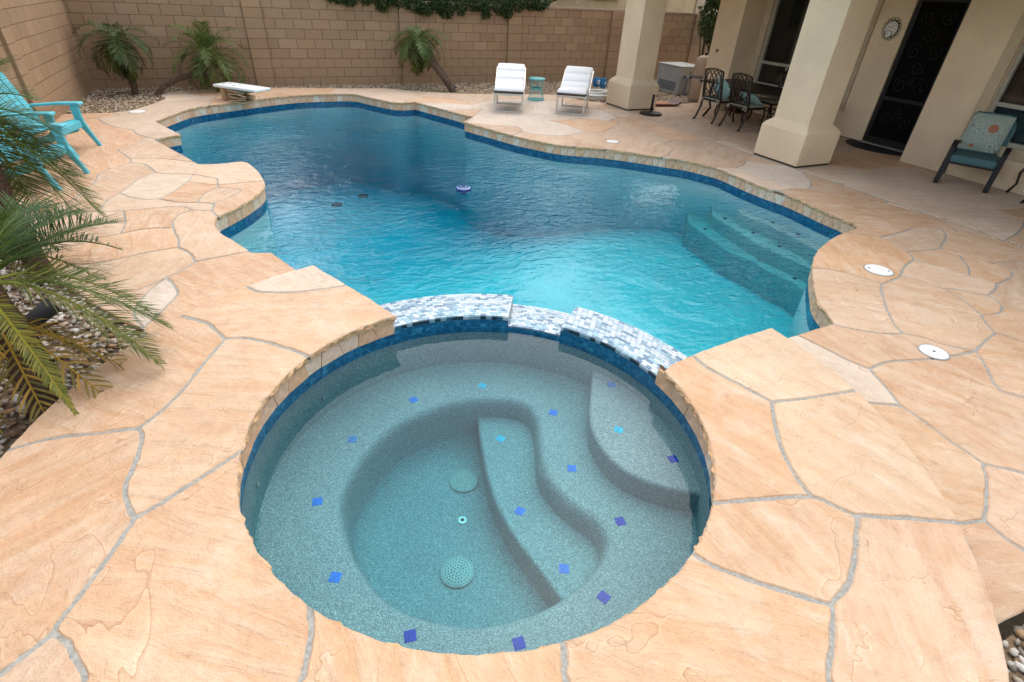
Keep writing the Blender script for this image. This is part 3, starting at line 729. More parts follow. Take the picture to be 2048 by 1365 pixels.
# cut-stone facing between coping and tile, one piece at a time
def facing(P, z0, z1, parent, wmin=.085, wmax=.15, sharp=(), outward=1, r=random.Random(2)):
    s = [0]
    for a, b in zip(P, P[1:]): s.append(s[-1]+(b-a).length)
    def at(q):
        q = min(max(q, 0), s[-1]-1e-6)
        i = max(k for k in range(len(s)) if s[k] <= q); i = min(i, len(P)-2)
        return P[i].lerp(P[i+1], (q-s[i])/max(1e-9, s[i+1]-s[i]))
    br = [0]+[s[i] for i in sorted(sharp)]+[s[-1]]
    for b0, b1 in zip(br, br[1:]):
        q = b0; flip = True; tl = bl = b0
        while q < b1-.03:
            w = r.uniform(wmin, wmax); q2 = min(b1, q+w)
            if b1-q2 < .05: q2 = b1
            sl = 0 if q2 == b1 else r.uniform(.005, .022)*(1 if flip else -1)
            tr, br_ = q2+sl, q2-sl; g = .0028
            A = [at(tl+g), at(tr-g), at(br_-g), at(bl+g)]
            cen = sum(A, Vector((0, 0)))/4
            t = (A[1]-A[0]); t = t.normalized() if t.length > 1e-6 else Vector((1, 0)); nrm = Vector((t.y, -t.x))*outward
            pr = r.uniform(0, .004)
            V = []
            for dd in (-.012-pr, .010):
                for p, z in zip(A, (z1, z1, z0, z0)):
                    w_ = p+nrm*dd; V.append((w_.x-cen.x, w_.y-cen.y, z-(z0+z1)/2))
            Fc = [(0, 1, 2, 3), (7, 6, 5, 4), (0, 4, 5, 1), (1, 5, 6, 2), (2, 6, 7, 3), (3, 7, 4, 0)]
            o = raw('facing_stone', V, Fc, 'facing', parent); o.location = (cen.x, cen.y, (z0+z1)/2)
            b = r.choice([(.64, .42, .28), (.62, .40, .26), (.66, .49, .36), (.64, .46, .33), (.60, .36, .215), (.64, .385, .23), (.66, .54, .43)]); o.color = (*b, 1)
            q = q2; tl, bl = tr, br_; flip = not flip
facing(offset_poly(LIP, SGN*.028, False), -.168, -.045, pool, .10, .16, SHARP, SGN)
# steps and benches
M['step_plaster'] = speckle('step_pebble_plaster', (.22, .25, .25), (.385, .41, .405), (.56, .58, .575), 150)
def Z6(p): return (1330+p[0]/5.055, 330+p[1]/5.055)
def ledge(edge, z, extra, name):
    E_ = smooth_line([V2(G(*q, z)) for q in edge], 4)
    poly = E_+extra
    mb = MB(); mb.prism([(p.x, p.y) for p in poly], -2.2, z); return mb.build(name, 'step_plaster', pool, bevel=.02, seg=2)
ledge([Z6(q) for q in ((830, 300), (765, 400), (745, 450), (790, 500), (900, 545), (1000, 580), (1200, 680), (1400, 780), (1560, 865))], -.43, [Vector((6.4, 2.7)), Vector((7.6, 3.2)), Vector((6.9, 5.2))], 'step')
ledge([Z6(q) for q in ((-420, -60), (-150, 80), (100, 250), (260, 330), (460, 420), (480, 500), (560, 560), (700, 640), (850, 740), (1000, 830), (1200, 920), (1380, 1000), (1520, 1065))], -.62, [Vector((6.2, 2.2)), Vector((7.6, 3.0)), Vector((7.0, 5.5)), Vector((6.2, 7.6)), Vector((5.6, 8.2))], 'step')
ledge([Z6(q) for q in ((300, 330), (240, 430), (230, 540), (260, 600), (380, 680), (500, 770), (640, 870), (850, 960), (1100, 1100), (1300, 1190), (1440, 1300))], -.82, [Vector((5.6, 2.0)), Vector((7.0, 3.0)), Vector((6.6, 5.0))], 'step')
ledge([(770, 232), (784.7, 236), (839.5, 248), (891, 262), (945, 277)], -.52, [Vector((4.3, 10.2)), Vector((4.8, 11.5)), Vector((2.6, 13.5))], 'bench')
for q in ((880, 382), (848, 468), (1088, 584), (1348, 704)): 
    p = G(*Z6(q), -.43); MB().box((p.x, p.y, -.427), (.05, .05, .006), Matrix.Rotation(.6, 3, 'Z')).build('accent_tile', 'accent', pool, col=(.006, .03, .12))
for q in ((535, 424), (607, 545), (892, 690), (1158, 826), (378, 325)):
    p = G(*Z6(q), -.62); MB().box((p.x, p.y, -.617), (.05, .05, .006), Matrix.Rotation(.6, 3, 'Z')).build('accent_tile', 'accent', pool, col=(.006, .04, .14))
for q in ((405, 652), (955, 962), (1310, 1150)):
    p = G(*Z6(q), -.82); MB().box((p.x, p.y, -.817), (.05, .05, .006), Matrix.Rotation(.6, 3, 'Z')).build('accent_tile', 'accent', pool, col=(.006, .04, .14))
M['drain_dark'] = simple('floor_drain', (.06, .10, .11), .6)
for x, y in ((725, 379), (672, 396), (731, 317)):       # main drains on the deep floor
    p = G(x, y, -1.9); mb = MB(); mb.lathe([(.0, .022), (.10, .02), (.125, .006), (.125, -.02)], 18, (p.x, p.y, depth(p)+.01)); mb.build('floor_drain', 'drain_dark', pool, True)
for x, y in ((1033, 283), (1060, 310)):                 # white return fittings
    p = G(x, y, -.22 if y < 300 else -.3); MB().lathe([(.0, .02), (.03, .015), (.035, 0)], 12, (p.x, p.y, p.z)).build('return_fitting', 'white_plastic', pool, True)
wp = offset_poly(pool_poly, SGN*.05)
wm = MB(); wm.prism([(p.x, p.y) for p in wp], -2.6, ZP); tag(wm.build('pool_water', 'pool_water'), kind='structure')

# ------------------------------------------------------------------ spa
spa = thing('hot_tub', 'round raised spa with pebble bench seats spilling into the pool', 'hot tub', )
ZB, ZU, ZT, ZF = -.36, -.19, -.53, -.74     # bench, entry seat, foot step, floor
def S6(p, z): return V2(G(450+p[0]/1.95, 650+p[1]/1.95, z))
RW = 1.275
pit_px = [(460, 700), (500, 590), (560, 500), (650, 410), (780, 340), (900, 305), (1040, 292), (1150, 305), (1200, 350), (1215, 430), (1225, 540), (1250, 600), (1300, 660), (1370, 720), (1440, 770), (1480, 830), (1470, 880), (1440, 940), (1380, 1000), (1300, 1060), (1200, 1110), (1060, 1150), (950, 1158), (830, 1140), (700, 1100), (600, 1030), (530, 930), (490, 850)]
pit = smooth_line([S6(p, ZB) for p in pit_px], 4, True)
outer_c = [sp(a, RW+.02) for a in range(0, 360, 4)]
def holed(outer, hole, z):
    n = len(outer); Vv = outer+hole; Ev = [(i, (i+1) % n) for i in range(n)]+[(n+i, n+(i+1) % len(hole)) for i in range(len(hole))]
    vo, eo, fo, *_ = delaunay_2d_cdt(Vv, Ev, [], 0, 1e-5)
    F_ = []
    for f in fo:
        c = sum((vo[i] for i in f), Vector((0, 0)))/3
        if inside(c, outer) and not inside(c, hole): F_.append(tuple(f))
    return [(v.x, v.y, z) for v in vo], F_
# rounded nose: bench sheet, then a curved edge down to the riser
npit = offset_poly(pit, 1.0); ccw = sum(cross2(pit[i-1], pit[i]) for i in range(len(pit))) > 0
sg = 1 if ccw else -1
pit_out = offset_poly(pit, sg*.05)
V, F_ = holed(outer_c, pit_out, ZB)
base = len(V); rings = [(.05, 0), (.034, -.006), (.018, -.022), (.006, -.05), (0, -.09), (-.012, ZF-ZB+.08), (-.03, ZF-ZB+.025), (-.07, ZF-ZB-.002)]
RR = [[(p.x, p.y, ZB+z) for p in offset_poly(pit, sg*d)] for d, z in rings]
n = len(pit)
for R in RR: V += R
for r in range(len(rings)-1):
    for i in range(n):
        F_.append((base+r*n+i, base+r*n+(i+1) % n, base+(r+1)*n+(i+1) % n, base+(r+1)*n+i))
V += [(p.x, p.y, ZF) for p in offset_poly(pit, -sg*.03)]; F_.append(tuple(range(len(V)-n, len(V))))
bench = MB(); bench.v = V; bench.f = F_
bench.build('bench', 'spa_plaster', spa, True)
def softprism(poly, z0, z1, name, rnd=.075):
    mb = MB(); mb.prism([(p.x, p.y) for p in poly], z0, z1)
    return mb.build(name, 'spa_plaster', spa, bevel=rnd, seg=4)
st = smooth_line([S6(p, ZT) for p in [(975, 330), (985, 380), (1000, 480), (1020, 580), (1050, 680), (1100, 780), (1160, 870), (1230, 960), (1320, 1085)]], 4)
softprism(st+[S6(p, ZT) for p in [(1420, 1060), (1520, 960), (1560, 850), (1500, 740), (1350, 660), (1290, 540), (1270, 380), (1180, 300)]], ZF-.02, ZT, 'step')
us = smooth_line([S6(p, ZU) for p in [(1470, 60), (1440, 140), (1428, 250), (1420, 350), (1440, 430), (1500, 520), (1600, 590), (1750, 640), (1900, 665)]], 4)
us = [p for p in us if (p-SPA).length < 1.335]
e0, e1 = us[0]-SPA, us[-1]-SPA
a0 = math.degrees(math.atan2(e0.y, e0.x)); a1 = math.degrees(math.atan2(e1.y, e1.x))
softprism(us+[sp(a, RW+.06) for a in np.linspace(a1, a0, 14)], ZB-.02, ZU, 'entry_seat', .09)
arcL = list(np.linspace(99, 363.5, 120))
P = [sp(a, RW) for a in range(0, 360, 3)]
V, Fc = band(P, ZF, -.055); raw('spa_wall', V, Fc, 'spa_plaster', spa, True)
P = [sp(a, RW-.004) for a in arcL]
V, Fc = band(P, -.065, .036, False); raw('waterline_tile', V, Fc, 'tile', spa)
for lo, hi, zt in ((59.6, 99.5, .050), (3.2, 41.0, .050), (41, 59.6, -.006)):
    V, Fc = band([sp(a, RW-.004) for a in np.linspace(lo, hi, 24)], -.065, zt, False); raw('waterline_tile', V, Fc, 'tile', spa)
V, Fc = band([sp(a, RW+.006) for a in arcL], .03, PLAT-.02, False); raw('mortar_bed', V, Fc, 'mortar', spa)
facing([sp(a, RW-.003) for a in np.linspace(99.3, 363, 150)], .035, PLAT-.048, spa, .13, .21, (), 1, random.Random(8))
# weir: mosaic-tiled wall with a spillway notch
A0, A1 = 3.0, 104.0; N0, N1 = 41.0, 59.6
def ringseg(a0, a1, r0, r1, z0, z1, name, mat, n=14):
    mb = MB(); aa = np.linspace(a0, a1, n); pts = [sp(a, r0) for a in aa]+[sp(a, r1) for a in aa[::-1]]
    mb.prism([(p.x, p.y) for p in pts], z0, z1); return mb.build(name, mat, spa)
M['grout_white'] = simple('white_grout', (.42, .44, .45), .8, 0, .08, 60)
ringseg(N1, A1, WEIR_I, WEIR_O, -1.3, .078, 'weir_wall', 'grout_white'); ringseg(A0, N0, WEIR_I, WEIR_O, -1.3, .078, 'weir_wall', 'grout_white'); ringseg(N0+.02, N1-.02, WEIR_I+.002, WEIR_O-.002, -1.3, -.004, 'spillway', 'grout_white')
tiles = []
nrow = 13; dr = (WEIR_O-WEIR_I)/nrow
mosaic_col = [(.44, .51, .55)]*4+[(.33, .43, .48)]*3+[(.14, .25, .33)]*2+[(.05, .14, .23)]*2+[(.20, .36, .43)]*3
rt = random.Random(21)
for lo, hi, z in ((N1, A1, .0785), (A0, N0, .0785), (N0, N1, -.0035)):
    for k in range(nrow):
        r0 = WEIR_I+k*dr+.0012; r1 = WEIR_I+(k+1)*dr-.0012; da = math.degrees(.0435/(r0+.01)); a = lo-(.5*da if k % 2 else 0)
        while a < hi:
            b0, b1 = max(a, lo)+.06, min(a+da, hi)-.06
            if b1-b0 > .25: tiles.append((k, b0, b1, r0, r1, z, rt.choice(mosaic_col)))
            a += da
tiles.sort(key=lambda t: t[0])
def tile_geo(t, cen):
    k, b0, b1, r0, r1, z, c = t
    P = [sp(b0, r0), sp(b0, r1), sp(b1, r1), sp(b1, r0)]
    return [(p.x-cen.x, p.y-cen.y, zz) for zz in (-.003, .003) for p in P], [(0, 1, 2, 3), (7, 6, 5, 4), (0, 4, 5, 1), (1, 5, 6, 2), (2, 6, 7, 3), (3, 7, 4, 0)]
# front face row of the weir
face = []
for lo, hi in ((N1, A1), (A0, N0)):
    da = math.degrees(.0435/WEIR_I); a = lo
    while a < hi-.3:
        face.append((a+.06, min(a+da, hi)-.06, rt.choice([(.008, .03, .05)]*4+[(.18, .30, .36)]*3+[(.35, .46, .50)]*2+[(.02, .10, .16)]))); a += da
for b0, b1, c in face:
    P = [sp(b0, WEIR_I), sp(b1, WEIR_I), sp(b1, WEIR_I-.008), sp(b0, WEIR_I-.008)]; cen = sum(P, Vector((0, 0)))/4
    V = [(p.x-cen.x, p.y-cen.y, zz) for zz in (-.0125, .0125) for p in P]
    o = raw('mosaic_tile', V, [(0, 1, 2, 3), (7, 6, 5, 4), (0, 4, 5, 1), (1, 5, 6, 2), (2, 6, 7, 3), (3, 7, 4, 0)], 'glass_tile', spa, col=c); o.location = (cen.x, cen.y, .0645)
NS = 300-len(face)
for t in tiles[:NS]:
    cen = sp((t[1]+t[2])/2, (t[3]+t[4])/2); V, Fc = tile_geo(t, cen)
    o = raw('mosaic_tile', V, Fc, 'glass_tile', spa, col=t[6]); o.location = (cen.x, cen.y, t[5]+random.uniform(0, .0006))
V = []; Fc = []
for t in tiles[NS:]:
    v, f = tile_geo(t, Vector((0, 0))); k = len(V); V += [(p[0], p[1], p[2]+t[5]) for p in v]; Fc += [tuple(i+k for i in q) for q in f]
M['mosaic_far'] = island('mosaic_far', [(0, (.46, .52, .56)), (.32, (.44, .50, .54)), (.38, (.14, .25, .33)), (.50, (.14, .25, .33)), (.53, (.05, .14, .23)), (.62, (.05, .14, .23)), (.66, (.20, .36, .43)), (.85, (.38, .45, .50)), (1, (.46, .52, .56))], .08)
raw('mosaic_tiles', V, Fc, 'mosaic_far', spa, kind='stuff')
BL = [(.001, .035, .30), (.002, .14, .52), (.01, .36, .52), (.05, .16, .40)]
def accents(pts, z, size=.056):
    for i, (x, y, c) in enumerate(pts):
        p = S6((x, y), z); MB().box((0, 0, 0), (size, size, .008), Matrix.Rotation(random.uniform(0, 1.5), 3, 'Z')).build('accent_tile', 'accent', spa, loc=(p.x, p.y, z-.0025), col=BL[c])
accents([(735, 293, 1), (1003, 238, 2), (497, 447, 3), (360, 690, 1), (430, 985, 1), (722, 1214, 0), (1146, 1243, 0), (1477, 1063, 0), (1541, 767, 0), (1353, 560, 1), (1280, 343, 1)], ZB)
accents([(1507, 234, 3), (1535, 410, 2), (1747, 524, 0)], ZU); accents([(1074, 445, 2), (1150, 727, 1), (1322, 952, 1)], ZT)
M['drain'] = simple('drain_cover', (.27, .32, .31), .5, 0, .15, 20)
for x, y in ((932, 600), (906, 955)):
    p = S6((x, y), ZF+.03); dc = MB(); dc.lathe([(.104, 0), (.104, .008), (.097, .014), (.06, .018), (0, .019)], 40); d = dc.build('drain_cover', 'drain', spa, True, loc=(p.x, p.y, ZF+.002))
    h = MB()
    for ring, nn in ((.018, 6), (.036, 12), (.054, 18), (.072, 24), (.088, 30)):
        zz = .0185-.0045*(max(0, ring-.05)/.04)**1.2-.001*ring/.05
        for k in range(nn):
            a = 2*PI*k/nn; h.lathe([(.0042, 0), (.0042, .0025)], 6, (ring*math.cos(a), ring*math.sin(a), zz))
    h.build('drain_holes', 'rubber', d)
p = S6((926, 765), ZF); fm = MB(); fm.lathe([(.03, 0), (.03, .008), (.014, .012), (.014, .004), (0, .004)], 20); fo_ = fm.build('return_fitting', 'white_plastic', spa, True, loc=(p.x, p.y, ZF+.002)); MB().lathe([(.013, .0), (.013, .0075)], 12).build('opening', 'rubber', fo_)
for x, y, z in ((340, 262, -.22), (88, 625, -.22)):
    p = S6((x, y), z); d = (p-SPA).normalized(); q = SPA+d*(RW-.004); MB().tube([(q.x, q.y, z), (q.x-d.x*.006, q.y-d.y*.006, z)], .016, 12).build('jet', 'drain', spa)
sw = MB(); sw.lathe([(RW+.01, -1.25), (RW+.01, ZS)], 72, (SPA.x, SPA.y, 0)); tag(sw.build('spa_water', 'spa_water'), kind='structure')
#@@REST
# ------------------------------------------------------------------ gravel beds
def rocks(n, sampler, z, smin, smax, name, mat, seed, flat=.6):
    r = np.random.default_rng(seed)
    t = (1+5**.5)/2
    ico = np.array([(-1,t,0),(1,t,0),(-1,-t,0),(1,-t,0),(0,-1,t),(0,1,t),(0,-1,-t),(0,1,-t),(t,0,-1),(t,0,1),(-t,0,-1),(-t,0,1)])/1.9
    fc = np.array([(0,11,5),(0,5,1),(0,1,7),(0,7,10),(0,10,11),(1,5,9),(5,11,4),(11,10,2),(10,7,6),(7,1,8),(3,9,4),(3,4,2),(3,2,6),(3,6,8),(3,8,9),(4,9,5),(2,4,11),(6,2,10),(8,6,7),(9,8,1)])
    P = sampler(n, r); n = len(P)
    S = r.uniform(smin, smax, (n, 1))*r.uniform(.6, 1.25, (n, 3)); S[:, 2] *= flat
    V = ico[None]*(1+r.uniform(-.28, .28, (n, 12, 1)))*S[:, None, :]/2
    a = r.uniform(0, 6.28, n); b = r.uniform(-.6, .6, n)
    c, s_ = np.cos(b)[:, None], np.sin(b)[:, None]
    y, zz = V[..., 1]*c-V[..., 2]*s_, V[..., 1]*s_+V[..., 2]*c
    c, s_ = np.cos(a)[:, None], np.sin(a)[:, None]
    x = V[..., 0]*c-y*s_; y = V[..., 0]*s_+y*c
    V = np.stack([x+P[:, 0:1], y+P[:, 1:2], zz+z+r.uniform(-.012, .012, (n, 1))], -1).reshape(-1, 3)
    F_ = (fc[None]+12*np.arange(n)[:, None, None]).reshape(-1, 3)
    me = bpy.data.meshes.new(name); me.vertices.add(len(V)); me.vertices.foreach_set('co', V.ravel().astype(np.float32))
    me.loops.add(F_.size); me.loops.foreach_set('vertex_index', F_.ravel().astype(np.int32))
    me.polygons.add(len(F_)); me.polygons.foreach_set('loop_start', np.arange(0, F_.size, 3, dtype=np.int32)); me.update(calc_edges=True); me.validate()
    me.materials.append(M[mat]); o = bpy.data.objects.new(name, me); COL.objects.link(o)
    return o
def poly_sampler(poly, hole=None):
    A = np.array([(p[0], p[1]) for p in poly]); lo, hi = A.min(0), A.max(0)
    def f(n, r):
        P = r.uniform(lo, hi, (int(n*3), 2)); x, y = P[:, 0], P[:, 1]; ins = np.zeros(len(P), bool)
        for i in range(len(A)):
            x1, y1 = A[i]; x2, y2 = A[i-1]
            if y1 == y2: continue
            ins ^= ((y1 > y) != (y2 > y)) & (x < (x2-x1)*(y-y1)/(y2-y1)+x1)
        if hole is not None: ins &= hole(x, y)
        return P[ins][:n]
    return f
back_bed = [(-3.14, 12.2)]+[(p.x, p.y-.02) for p in back_edge]+[(10.3, 10.9), (13.5, 10.9), (13.5, 15.05), (-3.14, 15.05)]
b = MB(); b.prism(back_bed, -.4, -.035); tag(b.build('back_planting_bed', 'soil'), kind='structure')
tag(rocks(17000, poly_sampler(back_bed), -.022, .022, .05, 'back_gravel', 'gravel', 3), 'tan and cream pea gravel along the foot of the block wall', 'gravel', kind='stuff')
near_bed = [(p.x, p.y) for p in bed_edge]+[(-3.14, 7.72), (-3.14, 1.0), (-2.2, .4)]+[(sp(a, RO-.03).x, sp(a, RO-.03).y) for a in range(205, 138, -4)]
b = MB(); b.prism(near_bed, -.4, -.045); tag(b.build('palm_bed', 'soil'), kind='structure')
tag(rocks(7500, poly_sampler(near_bed), -.03, .026, .058, 'palm_bed_gravel', 'gravel_near', 5, .62), 'grey, white and rust river gravel around the near palms', 'gravel', kind='stuff')
side_bed = [(2.3, .12), (3.5, .12), (6.5, .18), (10.05, .15), (10.05, -1.5), (0.5, -1.5), (.8, -.36)]+[(sp(a, RO-.02).x, sp(a, RO-.02).y) for a in (-80, -70, -60, -50)]
b = MB(); b.prism(side_bed, -.4, -.05); tag(b.build('side_planting_bed', 'soil'), kind='structure')
tag(rocks(4200, poly_sampler(side_bed, lambda x, y: (x < 4.2)), -.04, .026, .058, 'side_gravel', 'gravel_near', 8, .62), 'mixed river gravel beside the spa step at the photo corner', 'gravel', kind='stuff')
ex = MB(); ex.prism([(-3.14, .9), (-3.14, -3), (.9, -3), (.6, -.3), (-.4, 0.0), (-2.1, .5)], -.4, -.06); tag(ex.build('yard_soil', 'soil'), kind='structure')

# ------------------------------------------------------------------ block walls
BLW, BLH, BLD = .4064, .2032, .15
WC = [(.33, .210, .124), (.315, .198, .116), (.345, .222, .134), (.305, .194, .116), (.33, .205, .119)]
bmesh_full = MB(); bmesh_full.box((0, 0, 0), (BLW-.009, .03, BLH-.006)); blk = bmesh_full.mesh('block', 'block')
bm2 = bmesh.new(); bm2.from_mesh(blk); bmesh.ops.bevel(bm2, geom=[e for e in bm2.edges if abs(e.verts[0].co.y+.015) < 1e-4 and abs(e.verts[1].co.y+.015) < 1e-4], offset=.004, segments=1, affect='EDGES'); bm2.to_mesh(blk); bm2.free()
def block_wall(name, label, origin, ux, length, pil, z0, top, limit, phase=0.0, cap=True):
    """origin: foot of the face at s=0, ux: direction along the face (viewer's left to right), face looks along -normal"""
    o = thing(name, label, 'wall', origin, math.atan2(ux[1], ux[0]))
    nc = 9
    core = MB(); core.box((length/2, .015+BLD/2, (top+z0)/2-.2), (length, BLD, top-z0+.4)); core.build('mortar_core', 'mortar', o)
    r = random.Random(hash(name) % 97+int(length)); full = []; rest = MB()
    z = top
    k = 0
    while z > z0-.2:
        zc = z-BLH/2
        s = -BLW*(phase+.5*(k % 2)) % BLW-BLW
        while s < length:
            a, b = max(s, 0), min(s+BLW, length)
            segs = [(a, b)]
            for p0, p1 in pil:
                segs = [q for (x, y) in segs for q in ((x, min(y, p0)), (max(x, p1), y)) if q[1]-q[0] > .02]
            for x, y in segs: full.append((x, y, zc))
            s += BLW
        for p0, p1 in pil:
            full.append((p0, p1, zc, 1))
        z -= BLH; k += 1
    full.sort(key=lambda t: t[2] < .05)
    for i, t in enumerate(full):
        w = t[1]-t[0]-.009; off = -.055 if len(t) > 3 else 0
        c = r.choice(WC); f = r.uniform(.93, 1.07)
        if i < limit:
            q = bpy.data.objects.new('pilaster_block' if off else 'block', blk); COL.objects.link(q); q.parent = o
            q.location = ((t[0]+t[1])/2, r.uniform(-.0015, .0015)+off, t[2]); q.scale = (w/(BLW-.009), 1, 1); q.color = (c[0]*f, c[1]*f, c[2]*f, 1)
        else: rest.box(((t[0]+t[1])/2, off, t[2]), (w, .03, BLH-.008))
    for p0, p1 in pil:
        pc = MB(); pc.box(((p0+p1)/2, -.02, (top+z0)/2-.2), (p1-p0-.006, .06, top-z0+.39)); pc.build('pilaster_core', 'mortar', o)
    if rest.v:
        q = rest.build('blocks', 'block', o, col=WC[0]); q['kind'] = 'stuff'
    if cap:
        c = MB(); c.box((length/2, .015+BLD/2-.02, top+.02), (length, BLD+.05, .045)); c.build('wall_cap', 'block', o, col=(.33, .235, .16))
    return o
YB = 15.05
block_wall('back_block_wall', 'tan concrete block wall behind the pool with flush pilasters', (-3.14, YB, 0), (1, 0), 20.4, [(3.28, 3.68), (6.82, 7.23), (9.80, 10.20), (13.1, 13.5), (16.2, 16.6)], 0, 1.79, 300, .35)
block_wall('side_block_wall', 'sunlit tan block wall on the left behind the blue chair', (-3.14, -1.0, 0), (0, 1), 16.05, [(11.75, 12.15), (7.9, 8.3), (4.0, 4.4)], 0, 2.0, 290, .2)

# ------------------------------------------------------------------ house with covered patio
house = thing('house', 'beige stucco house with covered patio, black door and white windows', 'house', (10.05, 0, 0))
def hb(name, x0, x1, y0, y1, z0, z1, mat='stucco', parent=house, bevel=0):
    mb = MB(); mb.box(((x0+x1)/2-10.05, (y0+y1)/2, (z0+z1)/2), (x1-x0, y1-y0, z1-z0)); return mb.build(name, mat, parent, bevel=bevel)
HT = 2.85
XR, XJ = 10.73, 10.05
# right bay (window at right) : X = 10.05, Y from -4 to 5.645
hb('wall', XJ, XJ+.25, 4.74, 5.645, -.3, HT, bevel=.015); hb('wall', XJ+.001, XJ+.25, -4, 2.3, -.3, HT); hb('wall', XJ+.001, XJ+.25, 2.3, 4.74, -.3, .56); hb('wall', XJ+.001, XJ+.25, 2.3, 4.74, 2.2, HT)
hb('wall', XJ+.25, XR+.25, 5.42, 5.643, -.3, HT)
# recessed patio wall : X = 10.73
hb('wall', XR, XR+.22, 6.88, 7.62, -.3, HT); hb('wall', XR+.001, XR+.22, 7.62, 9.95, -.3, .60); hb('wall', XR+.001, XR+.22, 7.62, 9.95, 2.35, HT); hb('wall', XR, XR+.22, 9.95, 10.14, -.3, HT); hb('wall', XR+.001, XR+.22, 5.643, 5.97, -.3, HT); hb('wall', XR+.001, XR+.22, 5.97, 6.88, 2.42, HT)
# far bay : X = 10.1, Y 10.14..10.9, then the gable side
hb('wall', XJ+.05, XJ+5, 10.14, 10.92, -.3, HT, bevel=.02)
hb('upper_wall', XJ+.3, XJ+6, -4, 10.9, HT, 3.3); hb('room', 11.6, 15.5, -4, 10.1, -.3, HT, 'interior')
hb('patio_roof', 7.62, 10.9, -4, 11.9, 2.70, 3.25); hb('fascia', 7.40, 7.615, -4.1, 12.0, 2.72, 3.30, 'stucco_trim')
rf = MB(); rf.add([(7.1, -4.4, 3.26), (7.1, 12.3, 3.26), (13.6, 12.3, 4.5), (13.6, -4.4, 4.5), (7.1, -4.4, 3.32), (7.1, 12.3, 3.32), (13.6, 12.3, 4.56), (13.6, -4.4, 4.56)], [(3,2,1,0),(4,5,6,7),(0,1,5,4),(1,2,6,5),(2,3,7,6),(3,0,4,7)])
rf.v = [(x-10.05, y, z) for x, y, z in rf.v]; rf.build('roof', 'roof', house)
# columns
def column(x0, y0, lab):
    mb = MB(); wx, wy = .80, .90; cx, cy = x0+wx/2-10.05, y0+wy/2
    def ringb(ix, z): return [(cx-wx/2+ix, cy-wy/2+ix, z), (cx+wx/2-ix, cy-wy/2+ix, z), (cx+wx/2-ix, cy+wy/2-ix, z), (cx-wx/2+ix, cy+wy/2-ix, z)]
    lv = [(.012, .02), (0, .04), (0, .50), (.03, .55), (.11, .62), (.112, 2.72)]
    V = [p for ix, z in lv for p in ringb(ix, z)]
    F_ = [(r*4+i, r*4+(i+1) % 4, (r+1)*4+(i+1) % 4, (r+1)*4+i) for r in range(len(lv)-1) for i in range(4)]+[(3, 2, 1, 0), tuple((len(lv)-1)*4+i for i in range(4))]
    mb.add(V, F_); c = mb.build('patio_column', 'stucco', house, bevel=.018, seg=3); c['label'] = lab
    f = MB(); f.box((cx, cy, .008), (wx-.03, wy-.03, .03)); f.build('column_footing', 'rubber', c)
column(7.70, 10.52, 'stucco patio column beside the right-hand lounger'); column(7.67, 5.79, 'nearest stucco patio column between dining set and pool'); column(7.67, 1.0, 'patio column out of view')
# windows
def window(y0, y1, z0, z1, X, rail, mulls, slats=False):
    w = hb('window', X+.10, X+.16, y0, y1, z0, z1, 'vinyl')
    bpy.data.objects.remove(w)
    w = MB()
    for a, b, c, d in ((y0, y1, z0, z0+.06), (y0, y1, z1-.06, z1), (y0, y0+.06, z0+.06, z1-.06), (y1-.06, y1, z0+.06, z1-.06), (y0+.06, y1-.06, rail-.03, rail+.03)):
        w.box((X+.08-10.05, (a+b)/2, (c+d)/2), (.08, b-a, d-c))
    w = w.build('window', 'vinyl', house, bevel=.006)
    for m in mulls:
        mm = MB(); mm.box((X+.085-10.05, m, (z0+rail)/2), (.05, .04, rail-z0-.06)); mm.build('mullion', 'vinyl', w)
    for a, b in ((z0+.06, rail-.03), (rail+.03, z1-.06)):
        p = MB(); p.box((X+.10-10.05, (y0+y1)/2, (a+b)/2), (.01, y1-y0-.12, b-a)); p.build('pane', 'glass', w)
    tr = MB()
    for a, b, c, d in ((y0-.15, y0, z0-.15, z1+.15), (y1, y1+.15, z0-.15, z1+.15), (y0, y1, z0-.15, z0), (y0, y1, z1, z1+.15)):
        tr.box((X-.012-10.05, (a+b)/2, (c+d)/2), (.05, b-a, d-c))
    tr.build('window_trim', 'stucco_trim', w, bevel=.01)
    if slats:
        z = z0+.1
        while z < z1-.1:
            if abs(z-rail) > .05:
                q = MB(); q.box((X+.19-10.05, (y0+y1)/2-.1, z), (.06, y1-y0-.5, .008), Matrix.Rotation(.5, 3, 'Y')); q.build('shutter_slat', 'slat', w)
            z += .085
        q = MB(); q.box((X+.19-10.05, y1-.16, (z0+z1)/2), (.03, .10, z1-z0-.1)); q.build('shutter_stile', 'slat', w)
    else:
        q = MB(); q.box((X+.21-10.05, (y0+y1)/2, (rail+z1)/2), (.01, y1-y0, z1-rail)); q.build('window_shade', M.setdefault('shade', simple('roller_shade', (.06, .045, .03), .9)), w)
window(7.62, 9.95, .60, 2.35, XR, 1.06, [9.18]); window(2.3, 4.74, .56, 2.2, XJ, 1.08, [3.5], True)
